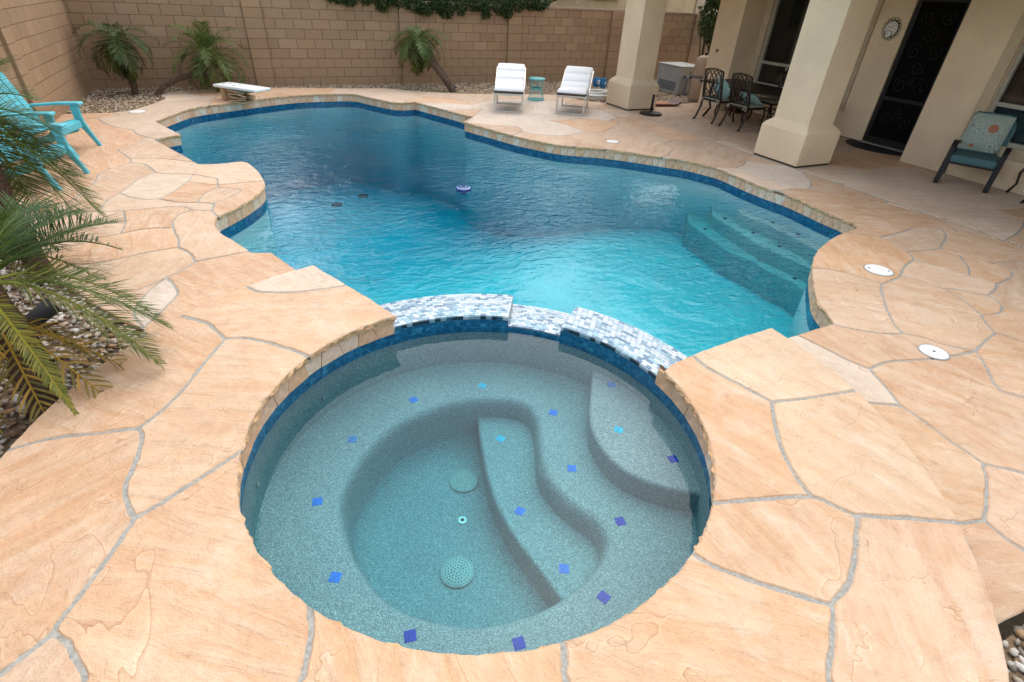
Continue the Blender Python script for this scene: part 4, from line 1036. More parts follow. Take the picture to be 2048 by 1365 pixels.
# security door with scrollwork
door = hb('door', XR+.05, XR+.09, 5.97, 6.88, .03, 2.42, 'interior')
DX = XR+.035-10.05
fr = MB()
for a, b, c, d in ((5.98, 6.06, .04, 2.42), (6.79, 6.87, .04, 2.42), (6.06, 6.79, .04, .14), (6.06, 6.79, 2.32, 2.42), (6.06, 6.79, .78, .84)): fr.box((DX, (a+b)/2, (c+d)/2), (.03, b-a, d-c))
fr.build('door_frame', 'iron', door)
def scroll(cy, cz, r, turns, s, a0):
    return [Vector((DX-.004, cy+s*r*(1-t/26*.85)*math.cos(a0+turns*2*PI*t/26), cz+r*(1-t/26*.85)*math.sin(a0+turns*2*PI*t/26))) for t in range(27)]
M['iron_dull'] = simple('door_scroll_iron', (.016, .014, .012), .6, 0, .3, 30, spec=.25)
for i, (cy, cz, r, s, a0) in enumerate([(6.25, .45, .13, 1, 0), (6.6, .45, .13, -1, 0), (6.25, 1.05, .14, 1, 1.2), (6.6, 1.05, .14, -1, 1.2), (6.42, 1.35, .12, 1, 2.6), (6.24, 1.58, .13, 1, .4), (6.6, 1.58, .13, -1, .4), (6.42, 1.86, .13, -1, 3.4), (6.26, 2.1, .12, 1, 1.9), (6.6, 2.1, .12, -1, 1.9), (6.42, .62, .09, 1, 4), (6.42, 1.12, .07, -1, 1)]):
    t = MB(); t.tube(scroll(cy, cz, r, 1.6, s, a0), .008, 6); t.build('scroll', 'iron_dull', door)
t = MB(); t.tube([(DX-.03, 6.11, 1.02), (DX-.07, 6.11, 1.02), (DX-.07, 6.2, 1.02)], .011, 8); t.build('door_handle', 'bronze', door)
hb('door_sill', XR-.07, XR+.05, 5.95, 6.90, .004, .028, 'vinyl', door)
hb('baseboard_gap', XR-.004, XR+.002, 6.90, 10.12, .0, .012, 'rubber')
sp1 = MB(); sp1.tube([(0, 0, 0), (-.05, 0, 0), (-.05, 0, -.04)], .012, 8); sp1.lathe([(.022, -.012), (.022, .012)], 10, (-.03, 0, .02)); q = sp1.build('hose_bib', 'bronze', house); g = GX(1436, 102, 10.10); q.location = (.05, g.y, g.z)
# drain strip along the column line: rows of little slots
ds = MB()
y = .3
while y < 13.2:
    ds.box((DRX, y, -.0025), (.030, .028, .009)); y += .044
so_ = ds.build('deck_drain', 'rope', deck); so_['kind'] = 'stuff'

# neighbour's house and trees behind the wall
nh = thing('neighbour_house', 'pale stucco house rising behind the back block wall', 'house', (12, 19, 0))
def nb(name, x0, x1, y0, y1, z0, z1, mat, par=nh): mb = MB(); mb.box(((x0+x1)/2-12, (y0+y1)/2-19, (z0+z1)/2), (x1-x0, y1-y0, z1-z0)); return mb.build(name, mat, par)
nb('wall', 9.3, 16.4, 18.4, 26, -1, 4.6, 'neigh'); nb('corner_trim', 15.85, 16.45, 18.33, 18.42, -1, 4.6, 'stucco_trim')
wnd = nb('window', 11.15, 12.25, 18.36, 18.42, 2.12, 3.4, 'interior'); nb('window_sill', 11.05, 12.35, 18.30, 18.40, 2.04, 2.12, 'stucco_trim', wnd); 
wnd = nb('window', 10.05, 10.75, 18.36, 18.42, 2.17, 3.4, 'interior'); nb('window_sill', 9.98, 10.82, 18.30, 18.40, 2.09, 2.17, 'stucco_trim', wnd)
r2 = MB(); r2.add([(-3.3, -1.2, 4.6), (5.0, -1.2, 4.6), (5.0, 8, 4.6), (-3.3, 8, 4.6), (-.8, 3.4, 6.0), (3, 3.4, 6.0)], [(3,2,1,0), (0,1,5,4), (1,2,5), (2,3,4,5), (3,0,4)]); r2.build('roof', 'roof', nh)

def leaves(n, sampler, size, name, mat, parent, seed, aspect=2.1):
    r = np.random.default_rng(seed); P = sampler(n, r); n = len(P)
    s = r.uniform(.6, 1.3, (n, 1))*size
    d = r.normal(size=(n, 3)); d[:, 2] -= .35; d /= np.linalg.norm(d, axis=1, keepdims=True)
    q = r.normal(size=(n, 3)); u = np.cross(d, q); u /= np.linalg.norm(u, axis=1, keepdims=True); w = np.cross(d, u)
    base = P; tip = P+d*s*aspect; m = P+d*s*aspect*.45
    a = m+u*s*.5+w*s*.12; b = m-u*s*.5+w*s*.12
    V = np.stack([base, a, tip, b], 1).reshape(-1, 3); k = 4*np.arange(n)[:, None]
    F_ = np.concatenate([k+np.array([[0, 1, 2]]), k+np.array([[0, 2, 3]])], 0)
    return raw(name, V, F_, mat, parent)
def clumps(C, r, spread=1.0):
    C = np.array(C)   # x y z rx ry rz
    def f(n, g):
        i = g.choice(len(C), n, p=(C[:, 3]*C[:, 4]*C[:, 5])/np.sum(C[:, 3]*C[:, 4]*C[:, 5]))
        d = g.normal(size=(n, 3)); d /= np.linalg.norm(d, axis=1, keepdims=True); rad = g.uniform(.35, 1.05, (n, 1))**.6
        return C[i, :3]+d*rad*C[i, 3:]*spread
    return f
rc = random.Random(31)
hedge = thing('overhanging_vine', 'dense dark green vine spilling over the top of the back wall', 'vine', (4.8, 15.6, 0))
C = []
for k in range(70):
    x = rc.uniform(-2.75, 2.75); top = 2.5+1.3*math.exp(-((x+.1)/1.9)**2)
    C.append((x, rc.uniform(-.1, 1.0), rc.uniform(1.9, top), rc.uniform(.22, .5), rc.uniform(.25, .5), rc.uniform(.2, .4)))
C2 = []
for x, z in ((-2.6, 1.80), (-2.3, 1.78), (-1.9, 1.76), (-1.5, 1.72), (-1.1, 1.75), (-.7, 1.66), (-.45, 1.58), (-.1, 1.70), (.1, 1.6), (.5, 1.66), (.9, 1.72), (1.2, 1.62), (1.6, 1.7), (1.8, 1.62), (2.1, 1.76), (2.5, 1.82), (2.75, 1.82)):
    C2.append((x, -.64, z+.10, rc.uniform(.16, .30), .09, rc.uniform(.14, .24)))
leaves(22000, clumps(C, rc), .045, 'foliage', 'leaf', hedge, 12, 1.7); leaves(9000, clumps(C2, rc), .034, 'hanging_foliage', 'leaf', hedge, 13, 1.7)
t = MB()
for x in (-1.6, -.3, 1.1): t.tube([(x, .5, -.4), (x+.1, .45, .9), (x-.05, .3, 1.7), (x+.2, .2, 2.6)], [.06, .05, .045, .02], 8)
t.build('stem', 'bark', hedge, True)
ot = thing('orange_leaf_tree', 'small tree with orange leaves and dark trunk behind the wall', 'tree', (9.0, 16.6, 0))
t = MB(); t.tube([(-.5, 0, -.4), (-.42, 0, 1.2), (-.35, 0, 1.9), (-.1, .1, 2.5), (.1, .1, 3.2)], [.10, .085, .075, .05, .02], 8); t.tube([(-.35, 0, 1.9), (.3, -.1, 2.15), (.9, 0, 2.2)], [.05, .03, .01], 6); t.tube([(-.1, .1, 2.5), (-.7, 0, 2.9), (-1.1, .1, 3.3)], [.04, .02, .01], 6); t.build('trunk', 'bark', ot, True)
leaves(1300, clumps([(.6, 0, 2.15, .55, .3, .16), (.2, 0, 2.5, .5, .4, .3), (.9, .1, 2.3, .4, .3, .2), (-.6, 0, 3.0, .6, .5, .4), (.2, .1, 3.2, .7, .6, .4)], rc), .035, 'crown', 'leaf_orange', ot, 14, 2.2)
bt = thing('green_leaf_sprig', 'bright green shrub sprig at the right end of the vine', 'shrub', (7.85, 15.9, 0))
t = MB(); t.tube([(0, 0, -.4), (.05, -.1, 1.0), (0, -.3, 1.9), (.05, -.5, 2.2)], [.03, .025, .02, .008], 6); t.build('stem', 'bark', bt, True)
leaves(700, clumps([(0, -.6, 1.95, .2, .16, .22), (.2, -.4, 2.1, .25, .2, .2), (-.1, -.3, 2.3, .3, .3, .3)], rc), .035, 'foliage', 'leaf_bright', bt, 15, 1.8)
M['leaf_side'] = leafmat('side_leaf', (.02, .04, .01), (.045, .075, .016), (.11, .14, .03), .45, .22)
sh = thing('side_yard_shrub', 'tall green oleander-like shrub behind the house corner', 'shrub', (12.95, 14.2, 0))
t = MB()
for k in range(5): a = k*1.26; t.tube([(0, 0, -.2), (.15*math.cos(a), .15*math.sin(a), .9), (.35*math.cos(a), .35*math.sin(a), 2.0)], [.03, .022, .01], 6)
t.build('stem', 'bark', sh, True)
leaves(4200, clumps([(-.25, -.2, 1.5, .26, .3, .26), (.1, 0, 1.9, .42, .42, .45), (-.05, -.1, 2.5, .42, .42, .5), (.35, 0, 1.3, .35, .35, .4)], rc), .045, 'foliage', 'leaf_side', sh, 16, 3.0)

# ------------------------------------------------------------------ palms
def frond_geo(P, L, wmax, n, r, tip_yellow=0, lw=.016, droop=.25, t0=.12):
    """P: rachis points, pairs of leaflets each side"""
    R = [Vector(p) for p in P]; s = [0]
    for a, b in zip(R, R[1:]): s.append(s[-1]+(b-a).length)
    tot = s[-1]
    def at(q):
        q = min(max(q, 0), tot-1e-6); i = max(k for k in range(len(s)) if s[k] <= q); i = min(i, len(R)-2)
        return R[i].lerp(R[i+1], (q-s[i])/(s[i+1]-s[i])), (R[i+1]-R[i]).normalized()
    V = []; F_ = []
    m = len(R)
    for i in range(n):
        u = t0+(1-t0)*(i+.5)/n
        p, t = at(u*tot)
        side = t.cross(Vector((0, 0, 1)))
        if side.length < .05: side = t.orthogonal()
        side.normalize(); up = side.cross(t)
        env = (math.sin(PI*min(1, .16+.84*u))**.55)*(1 if u < .75 else 1-(u-.75)*1.5)
        for sgn in (-1, 1):
            ln = wmax*max(.25, env)*r.uniform(.85, 1.1); fw = .55+.8*u+r.uniform(-.2, .2)
            d = (side*sgn+t*fw+up*r.uniform(.10, .62)).normalized()
            w = d.cross(up).normalized()*lw/2
            pts = []
            cur = p.copy(); dd = d.copy()
            for k in range(4):
                pts.append(cur.copy()); cur = cur+dd*(ln/3); dd = (dd+Vector((0, 0, -droop*(.4+.5*k)))).normalized()
            b = len(V)
            wid = (.55, 1, .75, 0)
            for k in range(4):
                if k < 3: V += [tuple(pts[k]+w*wid[k]), tuple(pts[k]-w*wid[k])]
                else: V.append(tuple(pts[k]))
            F_ += [(b, b+1, b+3, b+2), (b+2, b+3, b+5, b+4), (b+4, b+5, b+6)]
    return V, F_, R
def add_frond(palm, P, wmax, n, r, col, lw=.016, droop=.25, rr=.009, t0=.12):
    V, F_, R = frond_geo(P, 0, wmax, n, r, lw=lw, droop=droop, t0=t0)
    o = raw('frond', V, F_, 'frond', palm, col=col)
    s = MB(); m = len(R); s.tube(R, [rr*(1-.8*i/(m-1)) for i in range(m)], 5); s.build('rachis', 'frond', o, col=(1.6*col[0], 1.5*col[1], 1.1*col[2]))
    return o
def arch(c, tip, lift, n=9):
    c, tip = Vector(c), Vector(tip); mid = (c+tip)/2+Vector((0, 0, lift))
    return [c*(1-t)**2+2*mid*t*(1-t)+tip*t*t for t in [k/(n-1) for k in range(n)]]
def crown(palm, c, n, L, r, elev=(-.5, 1.2), wmax=.22, nl=30, lw=.013, droop=.25, az=None, col=(1, 1, 1)):
    c = Vector(c)
    for k in range(n):
        a = k*2.399+r.uniform(-.25, .25) if az is None else az(k)
        e = elev[0]+(elev[1]-elev[0])*((k+.5)/n)
        l = L*r.uniform(.85, 1.1)
        h = Vector((math.cos(a), math.sin(a), 0))
        # start direction at elevation e, sagging under its own weight
        P = [c.copy()]; el = e
        for i in range(8):
            P.append(P[-1]+(h*math.cos(el)+Vector((0, 0, math.sin(el))))*l/8); el -= (.14+.10*max(0, math.cos(e)))*r.uniform(.8, 1.2)
        b = r.uniform(.8, 1.15); yl = 1.35 if e < -.2 else 1.0
        add_frond(palm, P, wmax, nl, r, (col[0]*b*yl, col[1]*b, col[2]*b*.9), lw, droop)
def trunk(palm, P, R_, r):
    t = MB(); Q = smooth_line([Vector(p) for p in P], 5); m = len(Q)
    rad = [R_[0]+(R_[1]-R_[0])*i/(m-1)+.006*math.sin(i*2.1) for i in range(m)]
    t.tube(Q, rad, 10); 
    for i in range(1, m-1):     # old leaf bases
        for k in range(6):
            a = k*1.05+i*.6; d = Vector((math.cos(a), math.sin(a), .55)).normalized(); p = Q[i]+Vector((d.x, d.y, 0))*rad[i]*.8
            t.tube([p, p+d*r.uniform(.025, .05)], [.014, .004], 4)
    return t.build('trunk', 'trunk', palm, False)
rp = random.Random(77)
def palm(name_lab, base, tops, trunks, n, L, **kw):
    o = thing('pygmy_date_palm', name_lab, 'palm tree', base, 0, 'pygmy date palms')
    for P, R_ in trunks: trunk(o, P, R_, rp)
    for c in tops: crown(o, c, n, L, rp, **kw)
    return o
g = G(272, 187)
palm('small dark upright palm in the gravel corner by the left wall', g, [(-.05, .0, 1.02)], [([(0, 0, -.05), (.0, .02, .5), (-.05, 0, 1.0)], (.07, .06))], 24, .86, elev=(-1.1, .9), wmax=.25, nl=30, lw=.016, droop=.24, col=(.62, .7, .7))
g = G(312, 190)
c2 = Vector((1.14, .35, .75))
palm('palm with a trunk lying low and curving up behind the diving board', g, [c2], [([(0, 0, -.05), (.22, .06, .17), (.62, .18, .32), (1.0, .3, .34), (1.12, .34, .5), (1.14, .35, .74)], (.055, .062))], 24, 1.0, elev=(-.6, 1.3), wmax=.27, nl=32, lw=.017, droop=.12)
g = G(908, 183)
palm('leaning twin-trunk palm between the diving board and the loungers', g, [(-.75, .55, 1.06), (-.66, .62, 1.12)], [([(0, 0, -.05), (-.22, .1, .28), (-.5, .3, .65), (-.75, .55, 1.04)], (.08, .065)), ([(.03, .05, -.05), (-.15, .2, .3), (-.42, .42, .7), (-.66, .62, 1.1)], (.07, .06))], 20, .80, elev=(-1.25, .85), wmax=.25, nl=30, lw=.015, droop=.34, col=(.85, .95, .9))
# near palms at the left of the picture, fronds laid out to the tips one sees
cA = G(-45, 575, .80); gA = Vector((cA.x, cA.y, 0))
pA = thing('pygmy_date_palm', 'near low palm with browning frond tips over the gravel bed', 'palm tree', gA, 0, 'pygmy date palms')
trunk(pA, [(0, 0, -.05), (.02, .03, .35), (0, 0, .8)], (.10, .085), rp)
def px_frond(pal, org, c, tip, z, lift, w, n, col, lw=.0072, droop=.15, t0=.14, rr=.011):
    T = G(*tip, z)-org; add_frond(pal, arch(c-org, T, lift), w, int(n*1.55), rp, col, lw, droop, rr, t0)
GRN, YEL, BRN = (1, 1, 1), (2.1, 1.35, .8), (2.6, 1.2, .7)
px_frond(pA, gA, cA, (235, 445), .80, .16, .34, 40, (.65, .85, .75))
px_frond(pA, gA, cA, (95, 415), .95, .20, .36, 36, (.65, .85, .75))
px_frond(pA, gA, cA, (312, 632), .30, .36, .24, 40, (1.7, 1.3, .9))
px_frond(pA, gA, cA, (338, 655), .34, .30, .27, 44, (.9, .95, .8))
px_frond(pA, gA, cA, (322, 728), .26, .40, .24, 42, (1.4, 1.1, .8))
px_frond(pA, gA, cA, (152, 828), .22, .32, .085, 46, (2.3, 1.5, .8))
px_frond(pA, gA, cA, (245, 500), .62, .28, .30, 40, (.7, .9, .8)); px_frond(pA, gA, cA, (160, 425), .9, .18, .34, 38, (.7, .9, .8)); px_frond(pA, gA, cA, (30, 770), .12, .3, .10, 34, BRN); px_frond(pA, gA, cA, (-160, 760), .3, .4, .3, 34, GRN); px_frond(pA, gA, cA, (-250, 560), .6, .3, .3, 34, GRN); px_frond(pA, gA, cA, (-150, 420), 1.1, .3, .32, 34, GRN); px_frond(pA, gA, cA, (20, 430), 1.2, .1, .32, 34, (.8, 1, .9)); px_frond(pA, gA, cA, (120, 500), .7, .4, .34, 36, (.8, 1, .9)); px_frond(pA, gA, cA, (200, 560), .5, .35, .3, 36, (1.1, 1.1, .9)); px_frond(pA, gA, cA, (-60, 470), 1.3, .1, .3, 34, GRN)
for k in range(10):
    a = k*.63; d = Vector((math.cos(a), math.sin(a), 0)); add_frond(pA, arch(Vector((0, 0, .62)), d*rp.uniform(.35, .6)+Vector((0, 0, .05)), .12), .16, 16, rp, BRN, .014, .4)
cB = G(-75, 235, 1.25); gB = Vector((cB.x, cB.y, 0))
pB = thing('pygmy_date_palm', 'taller near palm hanging in front of the turquoise chairs', 'palm tree', gB, 0, 'pygmy date palms')
trunk(pB, [(0, 0, -.05), (-.03, .03, .6), (0, 0, 1.25)], (.09, .08), rp)
for tip, z, lift, w, n, col in [((205, 432), .45, .34, .36, 46, (1.05, 1.1, .9)), ((160, 440), .35, .36, .36, 46, (1.3, 1.2, .9)), ((150, 345), .75, .30, .36, 44, (.8, .95, .85)), ((120, 270), 1.05, .24, .34, 40, (.75, .9, .85)), ((70, 200), 1.35, .18, .30, 34, (.8, 1, .9)), ((95, 445), .3, .42, .34, 44, (1.0, 1.05, .85)), ((175, 395), .58, .36, .36, 46, (.85, 1.0, .85)), ((40, 460), .3, .4, .34, 40, GRN), ((100, 330), .7, .42, .36, 42, (.75, .9, .8)), ((-150, 420), .5, .4, .33, 34, GRN), ((-260, 300), 1.0, .3, .33, 34, GRN), ((-120, 130), 1.9, .1, .33, 34, GRN), ((10, 120), 1.75, .1, .3, 34, GRN), ((-10, 400), .5, .4, .33, 38, GRN), ((60, 390), .5, .42, .35, 40, (.8, .95, .85))]:
    px_frond(pB, gB, cB, tip, z, lift, w, int(n*1.0), col, .0075, .15)
#@@REST2
# ------------------------------------------------------------------ trees that stand beyond the wall
M['leaf_tree'] = leafmat('tree_leaf', (.014, .028, .008), (.030, .055, .014), (.055, .085, .022), .5, .2)
for lab, x, y, hgt, rx, sd in (('broad dark tree beyond the left end of the back wall', -4.2, 19.3, 8.6, 3.6, 41), ('tall dark tree beyond the back wall behind the vine', 3.9, 19.6, 9.0, 2.5, 42), ('tall dark tree beyond the wall beside the neighbouring house', 7.4, 20.4, 9.4, 2.5, 43)):
    tr = thing('shade_tree', lab, 'tree', (x, y, 0)); r = random.Random(sd)
    t = MB(); t.tube([(0, 0, -.5), (.1, 0, 1.2), (0, .1, 2.6), (.2, 0, 4.2), (.1, .1, 5.6)], [.2, .17, .14, .09, .03], 9)
    for k in range(6):
        a = k*1.05; t.tube([(0, .1, 2.2+.3*k), (.8*math.cos(a), .8*math.sin(a), 3.0+.35*k), (1.8*math.cos(a), 1.5*math.sin(a), 3.6+.4*k)], [.07, .045, .015], 6)
    t.build('trunk', 'bark', tr, True)
    C = [(r.uniform(-rx, rx)*.8, r.uniform(-1.6, 1.6), r.uniform(1.8, hgt-.7), r.uniform(.5, 1.0), r.uniform(.5, 1.0), r.uniform(.4, .75)) for _ in range(120)]
    leaves(26000, clumps(C, r), .15, 'crown', 'leaf_tree', tr, sd, 1.7)

# ------------------------------------------------------------------ loungers
def lounger(lab, pa, pb, az):
    a, b = G(*pa), G(*pb); ax = Vector((math.sin(math.radians(az)), math.cos(math.radians(az)), 0)); mid = (a+b)/2
    o = thing('sun_lounger', lab, 'lounger', mid, math.atan2(ax.y, ax.x), 'white loungers')
    W_ = .62; hw = W_/2
    prof = smooth_line([Vector((.0, 0, .40)), Vector((.28, 0, .375)), Vector((.55, 0, .385)), Vector((.75, 0, .435)), Vector((1.05, 0, .575)), Vector((1.38, 0, .735))], 8)
    # cushion: padded channels
    n = len(prof); V = []; seams = [0, .30, .58, .86, 1.14, 1.42, 2.2]
    s = [0]
    for p, q in zip(prof, prof[1:]): s.append(s[-1]+(q-p).length)
    tot = s[-1]; bounds = [0, tot*.40, tot*.60, tot*.80, tot]
    dense = resample(prof, .022); ss = [0]
    for p, q in zip(dense, dense[1:]): ss.append(ss[-1]+(q-p).length)
    c = MB(); rows = []
    for i, p in enumerate(dense):
        t = (dense[min(i+1, len(dense)-1)]-dense[max(i-1, 0)]).normalized(); nrm = Vector((-t.z, 0, t.x))
        d = min(abs(ss[i]-b_) for b_ in bounds); puff = .062*(1-math.exp(-(d/.028)))+.030
        if i in (0, len(dense)-1): puff = .03
        row = []
        for y, k in ((-hw, .35), (-hw+.012, .8), (-hw+.05, 1), (0, 1.04), (hw-.05, 1), (hw-.012, .8), (hw, .35)):
            row.append(p+Vector((0, y, 0))+nrm*(.012+puff*k))
        rows.append([p+Vector((0, hw, 0))+nrm*.008]*0+row)
    m = 7
    for R in rows: V += R
    F_ = [(i*m+k, i*m+k+1, (i+1)*m+k+1, (i+1)*m+k) for i in range(len(rows)-1) for k in range(m-1)]
    base = len(V)
    for i, p in enumerate(dense):
        t = (dense[min(i+1, len(dense)-1)]-dense[max(i-1, 0)]).normalized(); nrm = Vector((-t.z, 0, t.x)); V += [p+Vector((0, -hw, 0))+nrm*.006, p+Vector((0, hw, 0))+nrm*.006]
    for i in range(len(rows)-1):
        F_ += [(i*m, (i+1)*m, base+2*(i+1), base+2*i), (i*m+m-1, base+2*i+1, base+2*(i+1)+1, (i+1)*m+m-1), (base+2*i, base+2*i+2, base+2*i+3, base+2*i+1)]
    for i in (0, len(rows)-1): F_.append(tuple([i*m+k for k in range(m)]+[base+2*i+1, base+2*i]))
    c.add(V, F_); c.build('cushion', 'cushion', o, True)
    sl = MB()
    for i in range(len(prof)-1):
        p, q = prof[i], prof[i+1]; t = (q-p).normalized(); nrm = Vector((-t.z, 0, t.x)); mpt = (p+q)/2-nrm*.018
        sl.box(mpt, ((q-p).length*.96, W_-.02, .022), Matrix((t, Vector((0, 1, 0)), nrm)).transposed())
    sl.box((-.012, 0, .398), (.03, W_, .032)); sl.build('sling', 'darkwood', o)
    for sgn in (-1, 1):
        f = MB()
        for p, q in zip(prof, prof[1:]): f.bar(p+Vector((0, sgn*(hw+.008), -.03)), q+Vector((0, sgn*(hw+.008), -.03)), .02, .03)
        f.build('side_rail', 'chrome', o)
    for x, z in ((.02, .375), (1.0, .535)):
        f = MB(); f.box((x, 0, .018), (.035, W_, .036)); f.box((x, 0, z-.02), (.035, W_, .04))
        for sgn in (-1, 1): f.box((x, sgn*(hw-.02), z/2-.002), (.035, .04, z-.076))
        f.build('leg_frame', 'chrome', o, bevel=.003)
    st_ = MB(); st_.tube([(.1, -.18, .34), (.07, 0, .31), (.1, .18, .34)], .005, 5); st_.tube([(.07, 0, .31), (.07, .01, .27)], .008, 5); st_.build('tie_strap', 'white_plastic', o)
    return o
lounger('white cushioned lounger left of the turquoise wire table', (987, 224), (1045, 228), 26); lounger('white cushioned lounger next to the patio column', (1110, 227), (1168, 233), 36)
# wire side table
g = G(1071.5, 200); tb = thing('side_table', 'turquoise hourglass wire table between the two loungers', 'table', g)
t = MB(); t.lathe([(0, .475), (.185, .475), (.195, .465), (.195, .445), (.18, .44), (0, .445)], 28); t.build('table_top', 'turq_metal', tb, True)
t = MB(); t.lathe([(.125, .235), (.135, .235), (.135, .27), (.125, .27), (.125, .235)], 24); t.build('waist_ring', 'turq_metal', tb)
t = MB(); t.lathe([(.18, 0), (.205, 0), (.205, .018), (.18, .018), (.18, 0)], 28); t.lathe([(0, .004), (.18, .004), (.18, .010), (0, .010)], 28); t.build('base_ring', 'turq_metal', tb)
for k in range(18):
    a = 2*PI*k/18; t = MB(); t.tube([(r*math.cos(a), r*math.sin(a), z) for r, z in ((.195, .012), (.165, .10), (.138, .20), (.132, .255), (.142, .31), (.17, .40), (.188, .45))], .0045, 5); t.build('wire', 'turq_metal', tb)

# ------------------------------------------------------------------ diving board
zb = .30; q = [G(*p, zb) for p in ((423, 169), (460, 163.5), (545, 176), (505, 180.5))]
c0 = (q[0]+q[1])/2; c1 = (q[2]+q[3])/2; ax = (c1-c0); Lb = ax.length; ra = math.atan2(ax.y, ax.x)
db = thing('diving_board', 'short white diving board on a tan spring stand', 'diving board', ((c0.x+c1.x)/2, (c0.y+c1.y)/2, 0), ra)
t = MB(); t.box((0, 0, zb-.025), (Lb, .42, .05)); t.build('board', 'white_plastic', db, bevel=.014, seg=3)
for i, (x, y) in enumerate(((-.40, .08), (-.40, -.08), (-.12, .08), (-.12, -.08))): 
    t = MB(); t.lathe([(.0, .012), (.014, .010), (.016, 0)], 10, (x, y, zb)); t.build('bolt', 'chrome', db)
t = MB(); t.box((-.42, .0, .125), (.10, .30, .25)); t.build('rear_post', 'board_stand', db, bevel=.012)
for y in (-.13, .13):
    for k in range(4):
        t = MB(); z0 = .02+k*.058; t.add([(-.20, y-.08, z0), (.10, y-.08, z0+.024), (.10, y+.08, z0+.024), (-.20, y+.08, z0), (-.20, y-.08, z0+.022), (.10, y-.08, z0+.046), (.10, y+.08, z0+.046), (-.20, y+.08, z0+.022)] if k % 2 == 0 else [(-.20, y-.08, z0+.024), (.10, y-.08, z0), (.10, y+.08, z0), (-.20, y+.08, z0+.024), (-.20, y-.08, z0+.046), (.10, y-.08, z0+.022), (.10, y+.08, z0+.022), (-.20, y+.08, z0+.046)], [(3,2,1,0),(4,5,6,7),(0,1,5,4),(1,2,6,5),(2,3,7,6),(3,0,4,7)]); t.build('spring_leaf', 'board_stand', db)
t = MB(); t.box((-.05, 0, .011), (.42, .46, .02)); t.build('base_plate', 'board_stand', db, bevel=.005)

# ------------------------------------------------------------------ adirondack chairs (front = +X)
def adirondack(lab, loc, rz):
    o = thing('adirondack_chair', lab, 'chair', loc, rz, 'turquoise plastic chairs')
    hw = .30
    for k in range(5):     # seat slats curve from knee to back
        y = -.24+k*.12; t = MB(); P = [(.0, .345), (-.05, .365), (-.15, .345), (-.32, .29), (-.47, .25)]
        for (x0, z0), (x1, z1) in zip(P, P[1:]): t.bar((x0, y, z0), (x1, y, z1), .108, .016)
        t.build('seat_slat', 'turq', o)
    t = MB(); V = []
    for x, z in ((.015, .345), (.015, .24)): V += [(x, -hw, z), (x, hw, z)]
    t.box((.0, 0, .305), (.028, 2*hw, .09)); t.build('front_apron', 'turq', o, bevel=.01)
    for k in range(5):     # fan back with rounded head
        u = (k-2)/2; y0 = u*.21; y1 = u*.29; top = 1.02-.10*u*u
        t = MB(); a = Vector((-.42, y0, .235)); b = Vector((-.42-(top-.235)*.46, y1, top)); d = (b-a).normalized()
        w0, w1 = .095, .125; sidev = Vector((0, 1, 0)); nrm = d.cross(sidev).normalized()*.009
        tip = [b+sidev*(w1/2)*math.cos(q)+d*.05*math.sin(q) for q in np.linspace(0, PI, 7)]
        outl = [a-sidev*w0/2, a+sidev*w0/2]+tip
        t.v = []; nn = len(outl); t.add([p+nrm for p in outl]+[p-nrm for p in outl], [tuple(range(nn)), tuple(range(2*nn-1, nn-1, -1))]+[(i, (i+1) % nn, nn+(i+1) % nn, nn+i) for i in range(nn)])
        t.build('back_slat', 'turq', o)
    for z, w in ((.42, .50), (.78, .60)):
        t = MB(); x = -.42-(z-.235)*.46-.02; t.box((x, 0, z), (.02, w, .06), Matrix.Rotation(-.43, 3, 'Y')); t.build('back_rail', 'turq', o)
    for s in (-1, 1):
        t = MB(); V = []
        for x, w, z in ((.075, .10, .575), (.05, .13, .585), (-.2, .13, .58), (-.5, .10, .555), (-.58, .08, .55)): V += [(x, s*(hw+.06)-w/2, z), (x, s*(hw+.06)+w/2, z), (x, s*(hw+.06)+w/2, z-.03), (x, s*(hw+.06)-w/2, z-.03)]
        t.add(V, [(i*4+k, i*4+(k+1) % 4, i*4+4+(k+1) % 4, i*4+4+k) for i in range(4) for k in range(4)]+[(0, 1, 2, 3), (19, 18, 17, 16)]); t.build('arm', 'turq', o, bevel=.008)
        t = MB(); P = [(.04, .57, .11), (.03, .45, .10), (.035, .33, .10), (.09, .16, .065), (.15, .0, .05)]; V = []
        for x, z, d in P: V += [(x, s*(hw+.03)-.02, z), (x, s*(hw+.03)+.02, z), (x-d, s*(hw+.03)+.02, z), (x-d, s*(hw+.03)-.02, z)]
        t.add(V, [(i*4+k, i*4+(k+1) % 4, i*4+4+(k+1) % 4, i*4+4+k) for i in range(4) for k in range(4)]+[(3, 2, 1, 0), (16, 17, 18, 19)]); t.build('front_leg', 'turq', o, bevel=.006)
        t = MB(); P = [(-.05, .31, .10), (-.38, .22, .10), (-.62, .06, .09), (-.72, .0, .07)]; V = []
        for x, z, d in P: V += [(x, s*(hw-.02)-.018, z), (x, s*(hw-.02)+.018, z), (x, s*(hw-.02)+.018, max(0, z-d)), (x, s*(hw-.02)-.018, max(0, z-d))]
        t.add(V, [(i*4+k, i*4+(k+1) % 4, i*4+4+(k+1) % 4, i*4+4+k) for i in range(3) for k in range(4)]+[(3, 2, 1, 0), (12, 13, 14, 15)]); t.build('rear_leg', 'turq', o, bevel=.005)
    return o
adirondack('farther turquoise plastic adirondack chair beside the left wall', (-2.40, 9.40, 0), -.25); adirondack('nearer turquoise adirondack chair mostly hidden by palm fronds', (-2.31, 7.94, 0), -.25)

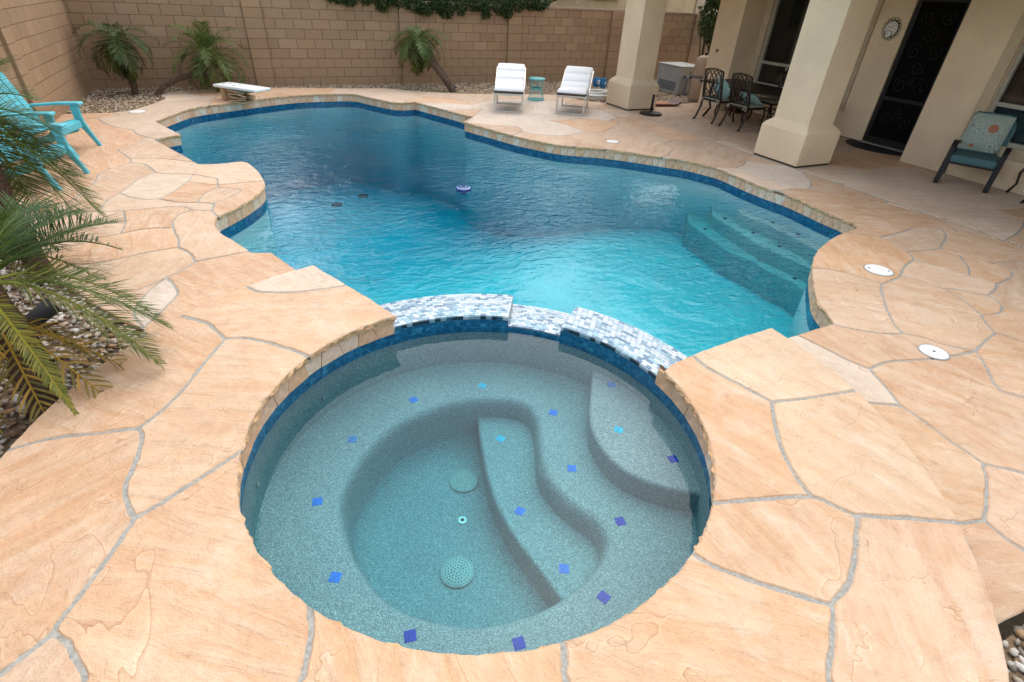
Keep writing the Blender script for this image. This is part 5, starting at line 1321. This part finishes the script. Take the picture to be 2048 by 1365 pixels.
# ------------------------------------------------------------------ patio dining set (chair front = +X)
def lattice(t, y0, y1, z0, z1, X):
    for k in range(5):
        for s in (-1, 1):
            ya = y0+(y1-y0)*(k/4); P = []
            for u in np.linspace(0, 1, 9):
                y = ya+s*(y1-y0)*.5*math.sin(u*PI*.9); z = z0+(z1-z0)*u
                if y0 <= y <= y1: P.append((X(z), y, z))
            if len(P) > 2: t.tube(P, .011, 5)
M['floral'] = None
def floral(name, base, mid, dark, red=None, scale=26):
    m, nt, b = newmat(name); tc = nd(nt, 'ShaderNodeTexCoord')
    n = noise(nt, tc.outputs['Object'], scale, 3, .6, 1.6)
    c = ramp(nt, n, [(.36, dark), (.44, base), (.56, base), (.62, mid), (.75, mid)])
    if red:
        v = nd(nt, 'ShaderNodeTexVoronoi'); v.inputs['Scale'].default_value = 4.4; v.inputs['Randomness'].default_value = .55; lk(nt, tc.outputs['Object'], v.inputs['Vector'])
        rings = math_(nt, 'SINE', math_(nt, 'MULTIPLY', v.outputs['Distance'], 95))
        c = mixc(nt, ramp(nt, rings, [(.45, (0, 0, 0)), (.6, (.5, .5, .5))]), c, dark)
        c = mixc(nt, ramp(nt, v.outputs['Distance'], [(.27, (1, 1, 1)), (.33, (0, 0, 0))]), c, mixc(nt, ramp(nt, n, [(.45, (0, 0, 0)), (.5, (1, 1, 1))]), red, (.30, .16, .10)))
    lk(nt, c, b.inputs['Base Color']); b.inputs['Roughness'].default_value = .9
    return m
M['aqua_pillow'] = floral('aqua_pillow', (.30, .46, .43), (.36, .50, .46), (.17, .33, .32)); M['seat_print'] = floral('seat_print', (.34, .36, .30), (.24, .16, .12), (.16, .13, .11), scale=40); M['cream_print'] = floral('cream_print', (.50, .46, .36), (.36, .36, .18), (.40, .22, .12))
M['medallion'] = floral('medallion_print', (.40, .43, .36), (.10, .24, .25), (.05, .10, .11), (.40, .09, .035), 58)
def pillow(name, mat, parent, c, w, h, th, R):
    t = MB(); N = 9; V = []
    for sgn in (1, -1):
        for i in range(N):
            for j in range(N):
                u, v = -1+2*i/(N-1), -1+2*j/(N-1); puff = (max(0, 1-u*u)*max(0, 1-v*v))**.45; pin = 1-.06*(1-abs(u))*abs(v)-.0
                V.append(Vector(c)+R @ Vector((sgn*th/2*puff, u*w/2*(1-.07*(1-v*v)*0), v*h/2*(1-.05*(1-u*u)*0))))
    F_ = []
    for s in range(2):
        for i in range(N-1):
            for j in range(N-1):
                a = s*N*N+i*N+j; F_.append((a, a+1, a+N+1, a+N))
    t.add(V, F_); return t.build(name, mat, parent, True)
def dining_chair(lab, loc, rz):
    o = thing('patio_chair', lab, 'chair', loc, rz, 'cast metal patio chairs')
    X = lambda z: -.02-(z-.42)*.16
    for s in (-1, 1):
        t = MB(); t.tube([(X(.98), s*.24, .98), (X(.7), s*.245, .7), (.0, s*.25, .42), (-.02, s*.25, .25), (-.09, s*.26, .06), (-.13, s*.265, .012)], [.02, .022, .024, .022, .02, .022], 8); t.lathe([(.0, 0), (.024, .006), (.02, .022), (0, .026)], 10, (-.13, s*.265, 0)); t.build('rear_leg', 'bronze', o, True)
        t = MB(); t.tube([(.46, s*.25, .41), (.50, s*.255, .30), (.47, s*.26, .14), (.52, s*.27, .012)], [.02, .02, .016, .018], 8); t.lathe([(.0, 0), (.024, .006), (.02, .022), (0, .026)], 10, (.52, s*.27, 0)); t.build('front_leg', 'bronze', o, True)
    t = MB(); t.tube([(X(.98), -.24, .98), (X(1.0), -.12, 1.005), (X(1.0), 0, 1.012), (X(1.0), .12, 1.005), (X(.98), .24, .98)], .014, 8); t.build('top_rail', 'bronze', o, True)
    t = MB(); lattice(t, -.23, .23, .47, .99, X); t.tube([(X(.47), -.24, .47), (X(.47), .24, .47)], .011, 6); t.tube([(X(.76), -.24, .76), (X(.76), .24, .76)], .009, 6); t.build('lattice_back', 'bronze', o, True)
    t = MB(); t.box((.23, 0, .405), (.50, .52, .03)); t.build('seat_frame', 'bronze', o, bevel=.01)
    t = MB(); t.box((.23, 0, .446), (.46, .48, .05)); t.build('seat_cushion', 'seat_print', o, bevel=.02, seg=3)
    for s in (-1, 1):
        t = MB(); t.tube([(-.01, s*.22, .44), (-.05, s*.25, .42), (-.06, s*.24, .37)], .008, 5); t.tube([(-.01, s*.22, .44), (-.06, s*.20, .43), (-.08, s*.19, .38)], .007, 5); t.build('tie', 'cream_print', o)
    return o
a, b = G(1386, 237), G(1424, 249); ca = (a+b)/2; a, b = G(1438, 252), G(1476, 264); cb = (a+b)/2
dining_chair('lattice-back patio chair farther from the near column, aqua pillow leaning in it', (ca.x+.12, ca.y, 0), .06); dining_chair('lattice-back patio chair nearer the stucco column, aqua pillow on its seat', (cb.x+.12, cb.y, 0), .02)
dining_chair('lattice-back patio chair across the table under the window', (10.42, 8.75, 0), PI-.1)
pl = thing('aqua_pillow', 'pale aqua pillow leaning in the left patio chair', 'pillow', (ca.x+.26, ca.y-.02, .47), .06); pillow('pillow_body', 'aqua_pillow', pl, (0, -.06, .17), .42, .40, .13, Matrix.Rotation(-.35, 3, 'Y') @ Matrix.Rotation(.7, 3, 'X'))
pl = thing('aqua_pillow', 'pale aqua pillow lying on the right patio chair seat', 'pillow', (cb.x+.33, cb.y-.05, .475), .02); pillow('pillow_body', 'aqua_pillow', pl, (0, 0, .10), .46, .36, .14, Matrix.Rotation(-1.0, 3, 'Y'))
dt = thing('dining_table', 'long dark slatted metal patio dining table', 'table', (9.52, 8.56, 0))
for k in range(14):
    t = MB(); t.box((-.455+.07*k, 0, .715), (.052, 2.38, .018)); t.build('slat', 'bronze', dt)
t = MB()
for x0, x1, y0, y1 in ((-.54, -.495, -1.24, 1.24), (.495, .54, -1.24, 1.24), (-.495, .495, -1.24, -1.19), (-.495, .495, 1.19, 1.24)): t.box(((x0+x1)/2, (y0+y1)/2, .712), (x1-x0, y1-y0, .035))
t.build('table_rim', 'bronze', dt, bevel=.008)
for x in (-.36, .36):
    for y in (-1.0, 1.0):
        t = MB(); t.tube([(x, y, .70), (x*1.02, y*1.02, .45), (x*.92, y*.95, .2), (x*1.08, y*1.05, .012)], [.03, .026, .022, .026], 8); t.build('leg', 'bronze', dt, True)
t = MB(); t.tube([(-.36, -1.0, .36), (0, 0, .40), (.36, 1.0, .36)], .014, 6); t.tube([(.36, -1.0, .36), (0, 0, .40), (-.36, 1.0, .36)], .014, 6); t.build('cross_brace', 'bronze', dt, True)

# ------------------------------------------------------------------ cushioned lounge chair at right (front = +X)
a, b = G(1868, 366), G(1970, 387); w = b-a; fr_ = Vector((w.y, -w.x, 0)).normalized(); mid = (a+b)/2
lc = thing('lounge_chair', 'black metal armchair with teal cushions by the house wall', 'chair', mid, math.atan2(fr_.y, fr_.x))
hw = .31
for s in (-1, 1):
    t = MB(); P = smooth_line([Vector(p) for p in [(.0, s*hw, .03), (-.12, s*hw, .30), (-.18, s*hw, .50), (-.26, s*hw, .57), (-.42, s*hw, .56), (-.60, s*hw, .52)]], 4)
    for p, q in zip(P, P[1:]): t.bar(p, q, .034, .07, (0, 1, 0))
    t.build('arm', 'iron', lc)
    t = MB(); P = smooth_line([Vector(p) for p in [(.0, s*hw, .014), (-.12, s*hw, .02), (-.24, s*hw, .10), (-.30, s*hw, .30), (-.62, s*hw, .34)]], 4)
    for p, q in zip(P, P[1:]): t.bar(p, q, .03, .06, (0, 1, 0))
    t.build('front_leg', 'iron', lc)
    t = MB(); t.tube([(-.60, s*hw, .50), (-.66, s*hw, .25), (-.78, s*hw, .012)], .018, 6); t.build('rear_leg', 'iron', lc)
    t = MB(); t.tube([(-.05, s*(hw-.03), .12), (-.16, s*(hw-.03), .42)], .007, 5); t.build('rod', 'chrome', lc)
t = MB(); t.box((-.36, 0, .305), (.52, 2*hw-.04, .03)); t.build('seat_frame', 'iron', lc)
t = MB(); t.box((-.34, 0, .37), (.56, 2*hw-.06, .11)); t.build('seat_cushion', 'teal_fabric', lc, bevel=.035, seg=3)
t = MB(); t.box((-.70, 0, .66), (.11, 2*hw-.06, .62), Matrix.Rotation(-.30, 3, 'Y')); t.build('back_cushion', 'teal_fabric', lc, bevel=.035, seg=3)
t = MB(); t.box((-.77, 0, .66), (.02, 2*hw-.02, .66), Matrix.Rotation(-.30, 3, 'Y')); t.build('back_frame', 'iron', lc)
pp = thing('medallion_pillow', 'patterned throw pillow with red medallions on the teal chair', 'pillow', mid, math.atan2(fr_.y, fr_.x)); pillow('pillow_body', 'medallion', pp, (-.60, -.04, .70), .50, .52, .15, Matrix.Rotation(-.30, 3, 'Y'))
g = G(2020, 399); dining_chair('metal chair at the right photo edge with one curved leg showing', (g.x+.5, g.y-.35, 0), 2.35)
# second chair's box at far patio corner
g = GX(1468, 175, 10.5); cr = thing('slatted_crate', 'dark reddish slatted crate in the patio corner', 'crate', (10.42, 9.92, 0))
for k in range(6):
    t = MB(); t.box((-.18, -.15+.06*k, .32), (.02, .045, .6)); t.build('slat', 'red', cr)
t = MB(); t.box((0, 0, .30), (.34, .34, .58)); t.build('box', 'darkwood', cr)

# ------------------------------------------------------------------ small things round the patio
g = G(1301, 229); ub = thing('umbrella_base', 'black cast umbrella base without its pole beside the column', 'umbrella base', g)
t = MB(); t.lathe([(.25, 0), (.25, .02), (.235, .035), (.12, .05), (.05, .07), (0, .07)], 32); t.build('weight', 'iron', ub, True)
t = MB(); t.lathe([(.028, .06), (.028, .40), (.022, .405), (.022, .3), (0, .3)], 14); t.build('tube', 'iron', ub, True)
t = MB(); t.tube([(.02, 0, .37), (.075, 0, .375)], .007, 6); t.tube([(.10+.025*math.cos(q), .025*math.sin(q)*0, .378+.025*math.sin(q)) for q in np.linspace(0, 2*PI, 13)[:-1]], .006, 6, True); t.build('knob', 'iron', ub)
g = G(1328, 213); rd = thing('red_tray', 'low dark red curved tray on the deck behind the column', 'tray', (g.x+.12, g.y+.15, 0), -.15)
t = MB(); V = []
for x, z in ((-.75, .05), (.1, .045), (.24, .06), (.34, .12), (.36, .12), (.27, .03), (.1, .008), (-.75, .008)): V.append((x, z))
n = len(V); t.add([(x, -.22, z) for x, z in V]+[(x, .22, z) for x, z in V], [tuple(range(n)), tuple(range(2*n-1, n-1, -1))]+[(i, (i+1) % n, n+(i+1) % n, n+i) for i in range(n)]); t.build('shell', 'red', rd)
M['terracotta'] = simple('worn_orange', (.42, .20, .10), .8, 0, .2, 12); t = MB(); t.box((-.3, 0, .053), (.8, .40, .006)); t.build('liner', 'terracotta', rd)
# pool hose coil and cleaner
g = G(1192, 199); hc = thing('pool_hose', 'coiled white pool hose on gravel beside the column', 'hose', g)
P = []
for k in range(220):
    a = k*.145; rr_ = .42+.06*math.sin(a*.37+1); P.append((.05+rr_*math.cos(a)*1.05+.02*math.sin(a*.7), .18+rr_*.72*math.sin(a), .03+.035*(k/58)+.012*math.sin(a*1.3)))
t = MB(); t.tube(P, .021, 7); t.build('hose_body', 'hose', hc, True)
g = G(1199, 186); pc = thing('pool_cleaner', 'blue wheeled pool cleaner lying on the coiled hose', 'pool cleaner', (g.x+.05, g.y+.1, .10), .5)
for y in (-.13, -.05, .07, .15):
    t = MB(); R = Matrix.Rotation(PI/2, 3, 'X'); t.lathe([(.03, -.012), (.115, -.012), (.125, 0), (.115, .012), (.03, .012)], 18, (0, y, .13), R)
    for k in range(9): a = 2*PI*k/9; t.box((.12*math.cos(a), y, .13+.12*math.sin(a)), (.03, .02, .02))
    t.build('wheel', 'blue_plastic', pc)
t = MB(); t.tube([(0, -.16, .13), (0, .17, .13)], .03, 8); t.box((0, .01, .14), (.10, .10, .09)); t.build('body', 'white_plastic', pc)
# heater with louvres and pipes
ht = thing('pool_heater', 'grey metal pool heater cabinet behind the patio column', 'heater', (10.62, 12.34, 0))
t = MB(); t.box((.40, .50, .345), (.80, 1.0, .61)); t.build('cabinet', 'grey_metal', ht, bevel=.02)
t = MB(); t.box((.40, .50, .66), (.84, 1.04, .03)); t.build('lid', 'grey_metal', ht, bevel=.01)
for k in range(17):
    t = MB(); t.box((-.004, .16+.044*k, .17), (.014, .014, .22)); t.build('louvre', 'grey_pipe', ht)
t = MB(); t.box((.40, .50, .02), (.9, 1.1, .05)); t.build('pad', 'deckend', ht)
for x in (.12, .30):
    t = MB(); t.tube(smooth_line([Vector((x+.03, .01, .42)), Vector((x+.02, -.10, .43)), Vector((x, -.14, .38)), Vector((x-.02, -.15, .0))], 5), .038, 10); t.build('pipe', 'grey_pipe', ht, True)
t = MB(); t.box((.36, -.012, .53), (.06, .02, .07)); t.build('badge', 'vinyl', ht)
g = G(1398, 203); tk = thing('filter_tank', 'tan fibreglass filter tank with black pipes at the house corner', 'tank', (g.x, g.y+.12, 0))
t = MB(); t.lathe([(.20, 0), (.22, .03), (.22, .52), (.215, .56), (.22, .60), (.22, .86), (.19, .97), (.12, 1.02), (0, 1.04)], 22); t.build('tank_body', 'tan', tk, True)
t = MB(); t.lathe([(.225, .53), (.235, .545), (.235, .575), (.225, .59)], 22); t.build('clamp_band', 'grey_pipe', tk)
t = MB(); t.lathe([(.03, 1.03), (.03, 1.10), (0, 1.11)], 10); t.build('air_valve', 'bronze', tk)
for z in (.46, .56):
    t = MB(); t.tube([(-.05, -.1, z), (-.15, -.30, z), (-.20, -.34, z)], .03, 8); t.build('pipe', 'grey_pipe', tk, True)
t = MB(); t.lathe([(.035, -.01), (.035, .02), (0, .025)], 10, (-.21, -.34, .50)); t.build('valve_cap', 'white_plastic', tk)
# wall clock
cl = thing('wall_clock', 'round white clock with scalloped iron rim beside the black door', 'clock', (XR-.005, 7.13, 1.89))
R = Matrix.Rotation(-PI/2, 3, 'Y')
t = MB()
for k in range(14):
    a = 2*PI*k/14; cy, cz = .145*math.cos(a), .155*math.sin(a); t.tube([(-.012, cy+.028*math.cos(q), cz+.028*math.sin(q)) for q in np.linspace(0, 2*PI, 10)[:-1]], .004, 5, True)
t.tube([(-.012, .122*math.cos(q), .132*math.sin(q)) for q in np.linspace(0, 2*PI, 28)[:-1]], .008, 6, True); t.build('rim', 'bronze', cl)
t = MB(); t.lathe([(.118, 0), (.118, .02), (0, .022)], 28, (0, 0, 0), R, 1, 1.0); f1 = t.build('face', 'clock_face', cl)
t = MB(); t.lathe([(.055, .02), (.055, .028), (0, .029)], 20, (0, .012, -.085), R); f2 = t.build('dial', 'clock_face', cl)
t = MB(); t.tube([(-.028, .012+.057*math.cos(q), -.085+.057*math.sin(q)) for q in np.linspace(0, 2*PI, 18)[:-1]], .004, 5, True); t.build('dial_rim', 'bronze', f2)
t = MB(); t.bar((-.026, 0, .02), (-.026, .06, .035), .005, .003, (1, 0, 0)); t.bar((-.026, 0, .02), (-.026, -.05, .055), .006, .003, (1, 0, 0)); t.bar((-.034, .012, -.085), (-.034, .03, -.07), .004, .002, (1, 0, 0)); t.build('hands', 'iron', f1)
for k in range(12):
    a = 2*PI*k/12; t = MB(); t.box((-.0245, .095*math.cos(a), .10*math.sin(a)), (.003, .010, .016)); t.build('numeral', 'iron', f1)
# door mat : half oval
dm = MB(); P = [(10.66, 6.42+.60*math.cos(a)) if False else (10.655-.52*math.sin(a), 6.42+.62*math.cos(a)) for a in np.linspace(0, PI, 22)]; dm.prism(P, .001, .016); o = dm.build('door_mat', 'rubber', bevel=.004); tag(o, 'black half-oval door mat in front of the black door', 'mat')
# skimmer and valve lids
def lid(lab, px, r, sy=1.0, rz=0, holes=()):
    g = G(*px); o = thing('deck_lid', lab, 'lid', (g.x, g.y, 0), rz, 'white deck lids')
    t = MB(); t.lathe([(r, .0), (r, .006), (r-.006, .009), (0, .009)], 32, sy=sy); t.build('cover', 'white_plastic', o)
    t = MB(); t.lathe([(r+.002, .0), (r+.014, .0), (r+.012, .005), (r+.003, .005)], 32, sy=sy); t.build('collar', 'grout', o)
    for x in holes:
        t = MB(); t.lathe([(.011, .009), (.011, .0105), (0, .0105)], 10, (x, 0, 0)); t.build('finger_hole', 'rubber', o)
lid('white round lid on the orange slab by the pool step', (1757, 541), .125, 1, -.75, (-.09, .09)); lid('white round lid nearest the spa step on the right', (1867, 705), .095, 1, 0, (0,)); lid('white round lid on the deck across the pool below the loungers', (1225, 284), .11, 1, .2); lid('white round lid near the left gravel corner', (275, 224), .13, 1, 0)
# floating thermometer
M['float_navy'] = simple('float_navy', (.006, .025, .17), .3); M['pale_blue'] = simple('pale_blue', (.22, .36, .55), .4)
g = G(927, 379, ZP); fl_ = thing('pool_float', 'small blue and white floating chlorine dispenser in the pool', 'float', (g.x, g.y, ZP), .3)
t = MB(); t.lathe([(.02, -.075), (.045, -.07), (.055, -.03), (.105, -.02), (.118, .005), (.112, .020), (.100, .027)], 28); t.build('float_body', 'float_navy', fl_, True)
t = MB(); t.lathe([(.100, .027), (.094, .031), (.078, .035)], 28); t.build('white_band', 'pale_blue', fl_, True)
t = MB(); t.lathe([(.078, .035), (.066, .038), (.052, .040)], 28); t.build('blue_band', 'float_navy', fl_, True)
t = MB(); t.lathe([(.052, .040), (.044, .043), (.034, .045)], 24); t.build('inner_band', 'pale_blue', fl_, True)
t = MB(); t.lathe([(.034, .045), (.030, .058), (.02, .062), (0, .062)], 16); t.build('cap', 'float_navy', fl_, True)
# landscape spotlights
def spot(lab, g, rz, s=1.0):
    o = thing('landscape_light', lab, 'spotlight', g, rz, 'landscape spotlights')
    t = MB(); t.lathe([(.010, -.05), (.010, .06)], 8); t.build('stake', 'rubber', o)
    d = Vector((math.cos(.5), 0, math.sin(.5))); t = MB(); c = Vector((0, 0, .09*s)); t.tube([c-d*.09*s, c-d*.06*s, c+d*.10*s], [.03*s, .042*s, .048*s], 14); t.build('housing', 'rubber', o, True)
    t = MB(); t.tube([c+d*.101*s, c+d*.106*s], [.042*s, .042*s], 14); t.build('lens', 'glass', o)
spot('black landscape spotlight under the near palm fronds', G(92, 660, .0), .35, 1.25); spot('small black landscape spotlight at the foot of the leaning palm', G(906, 180), 2.4, .9)
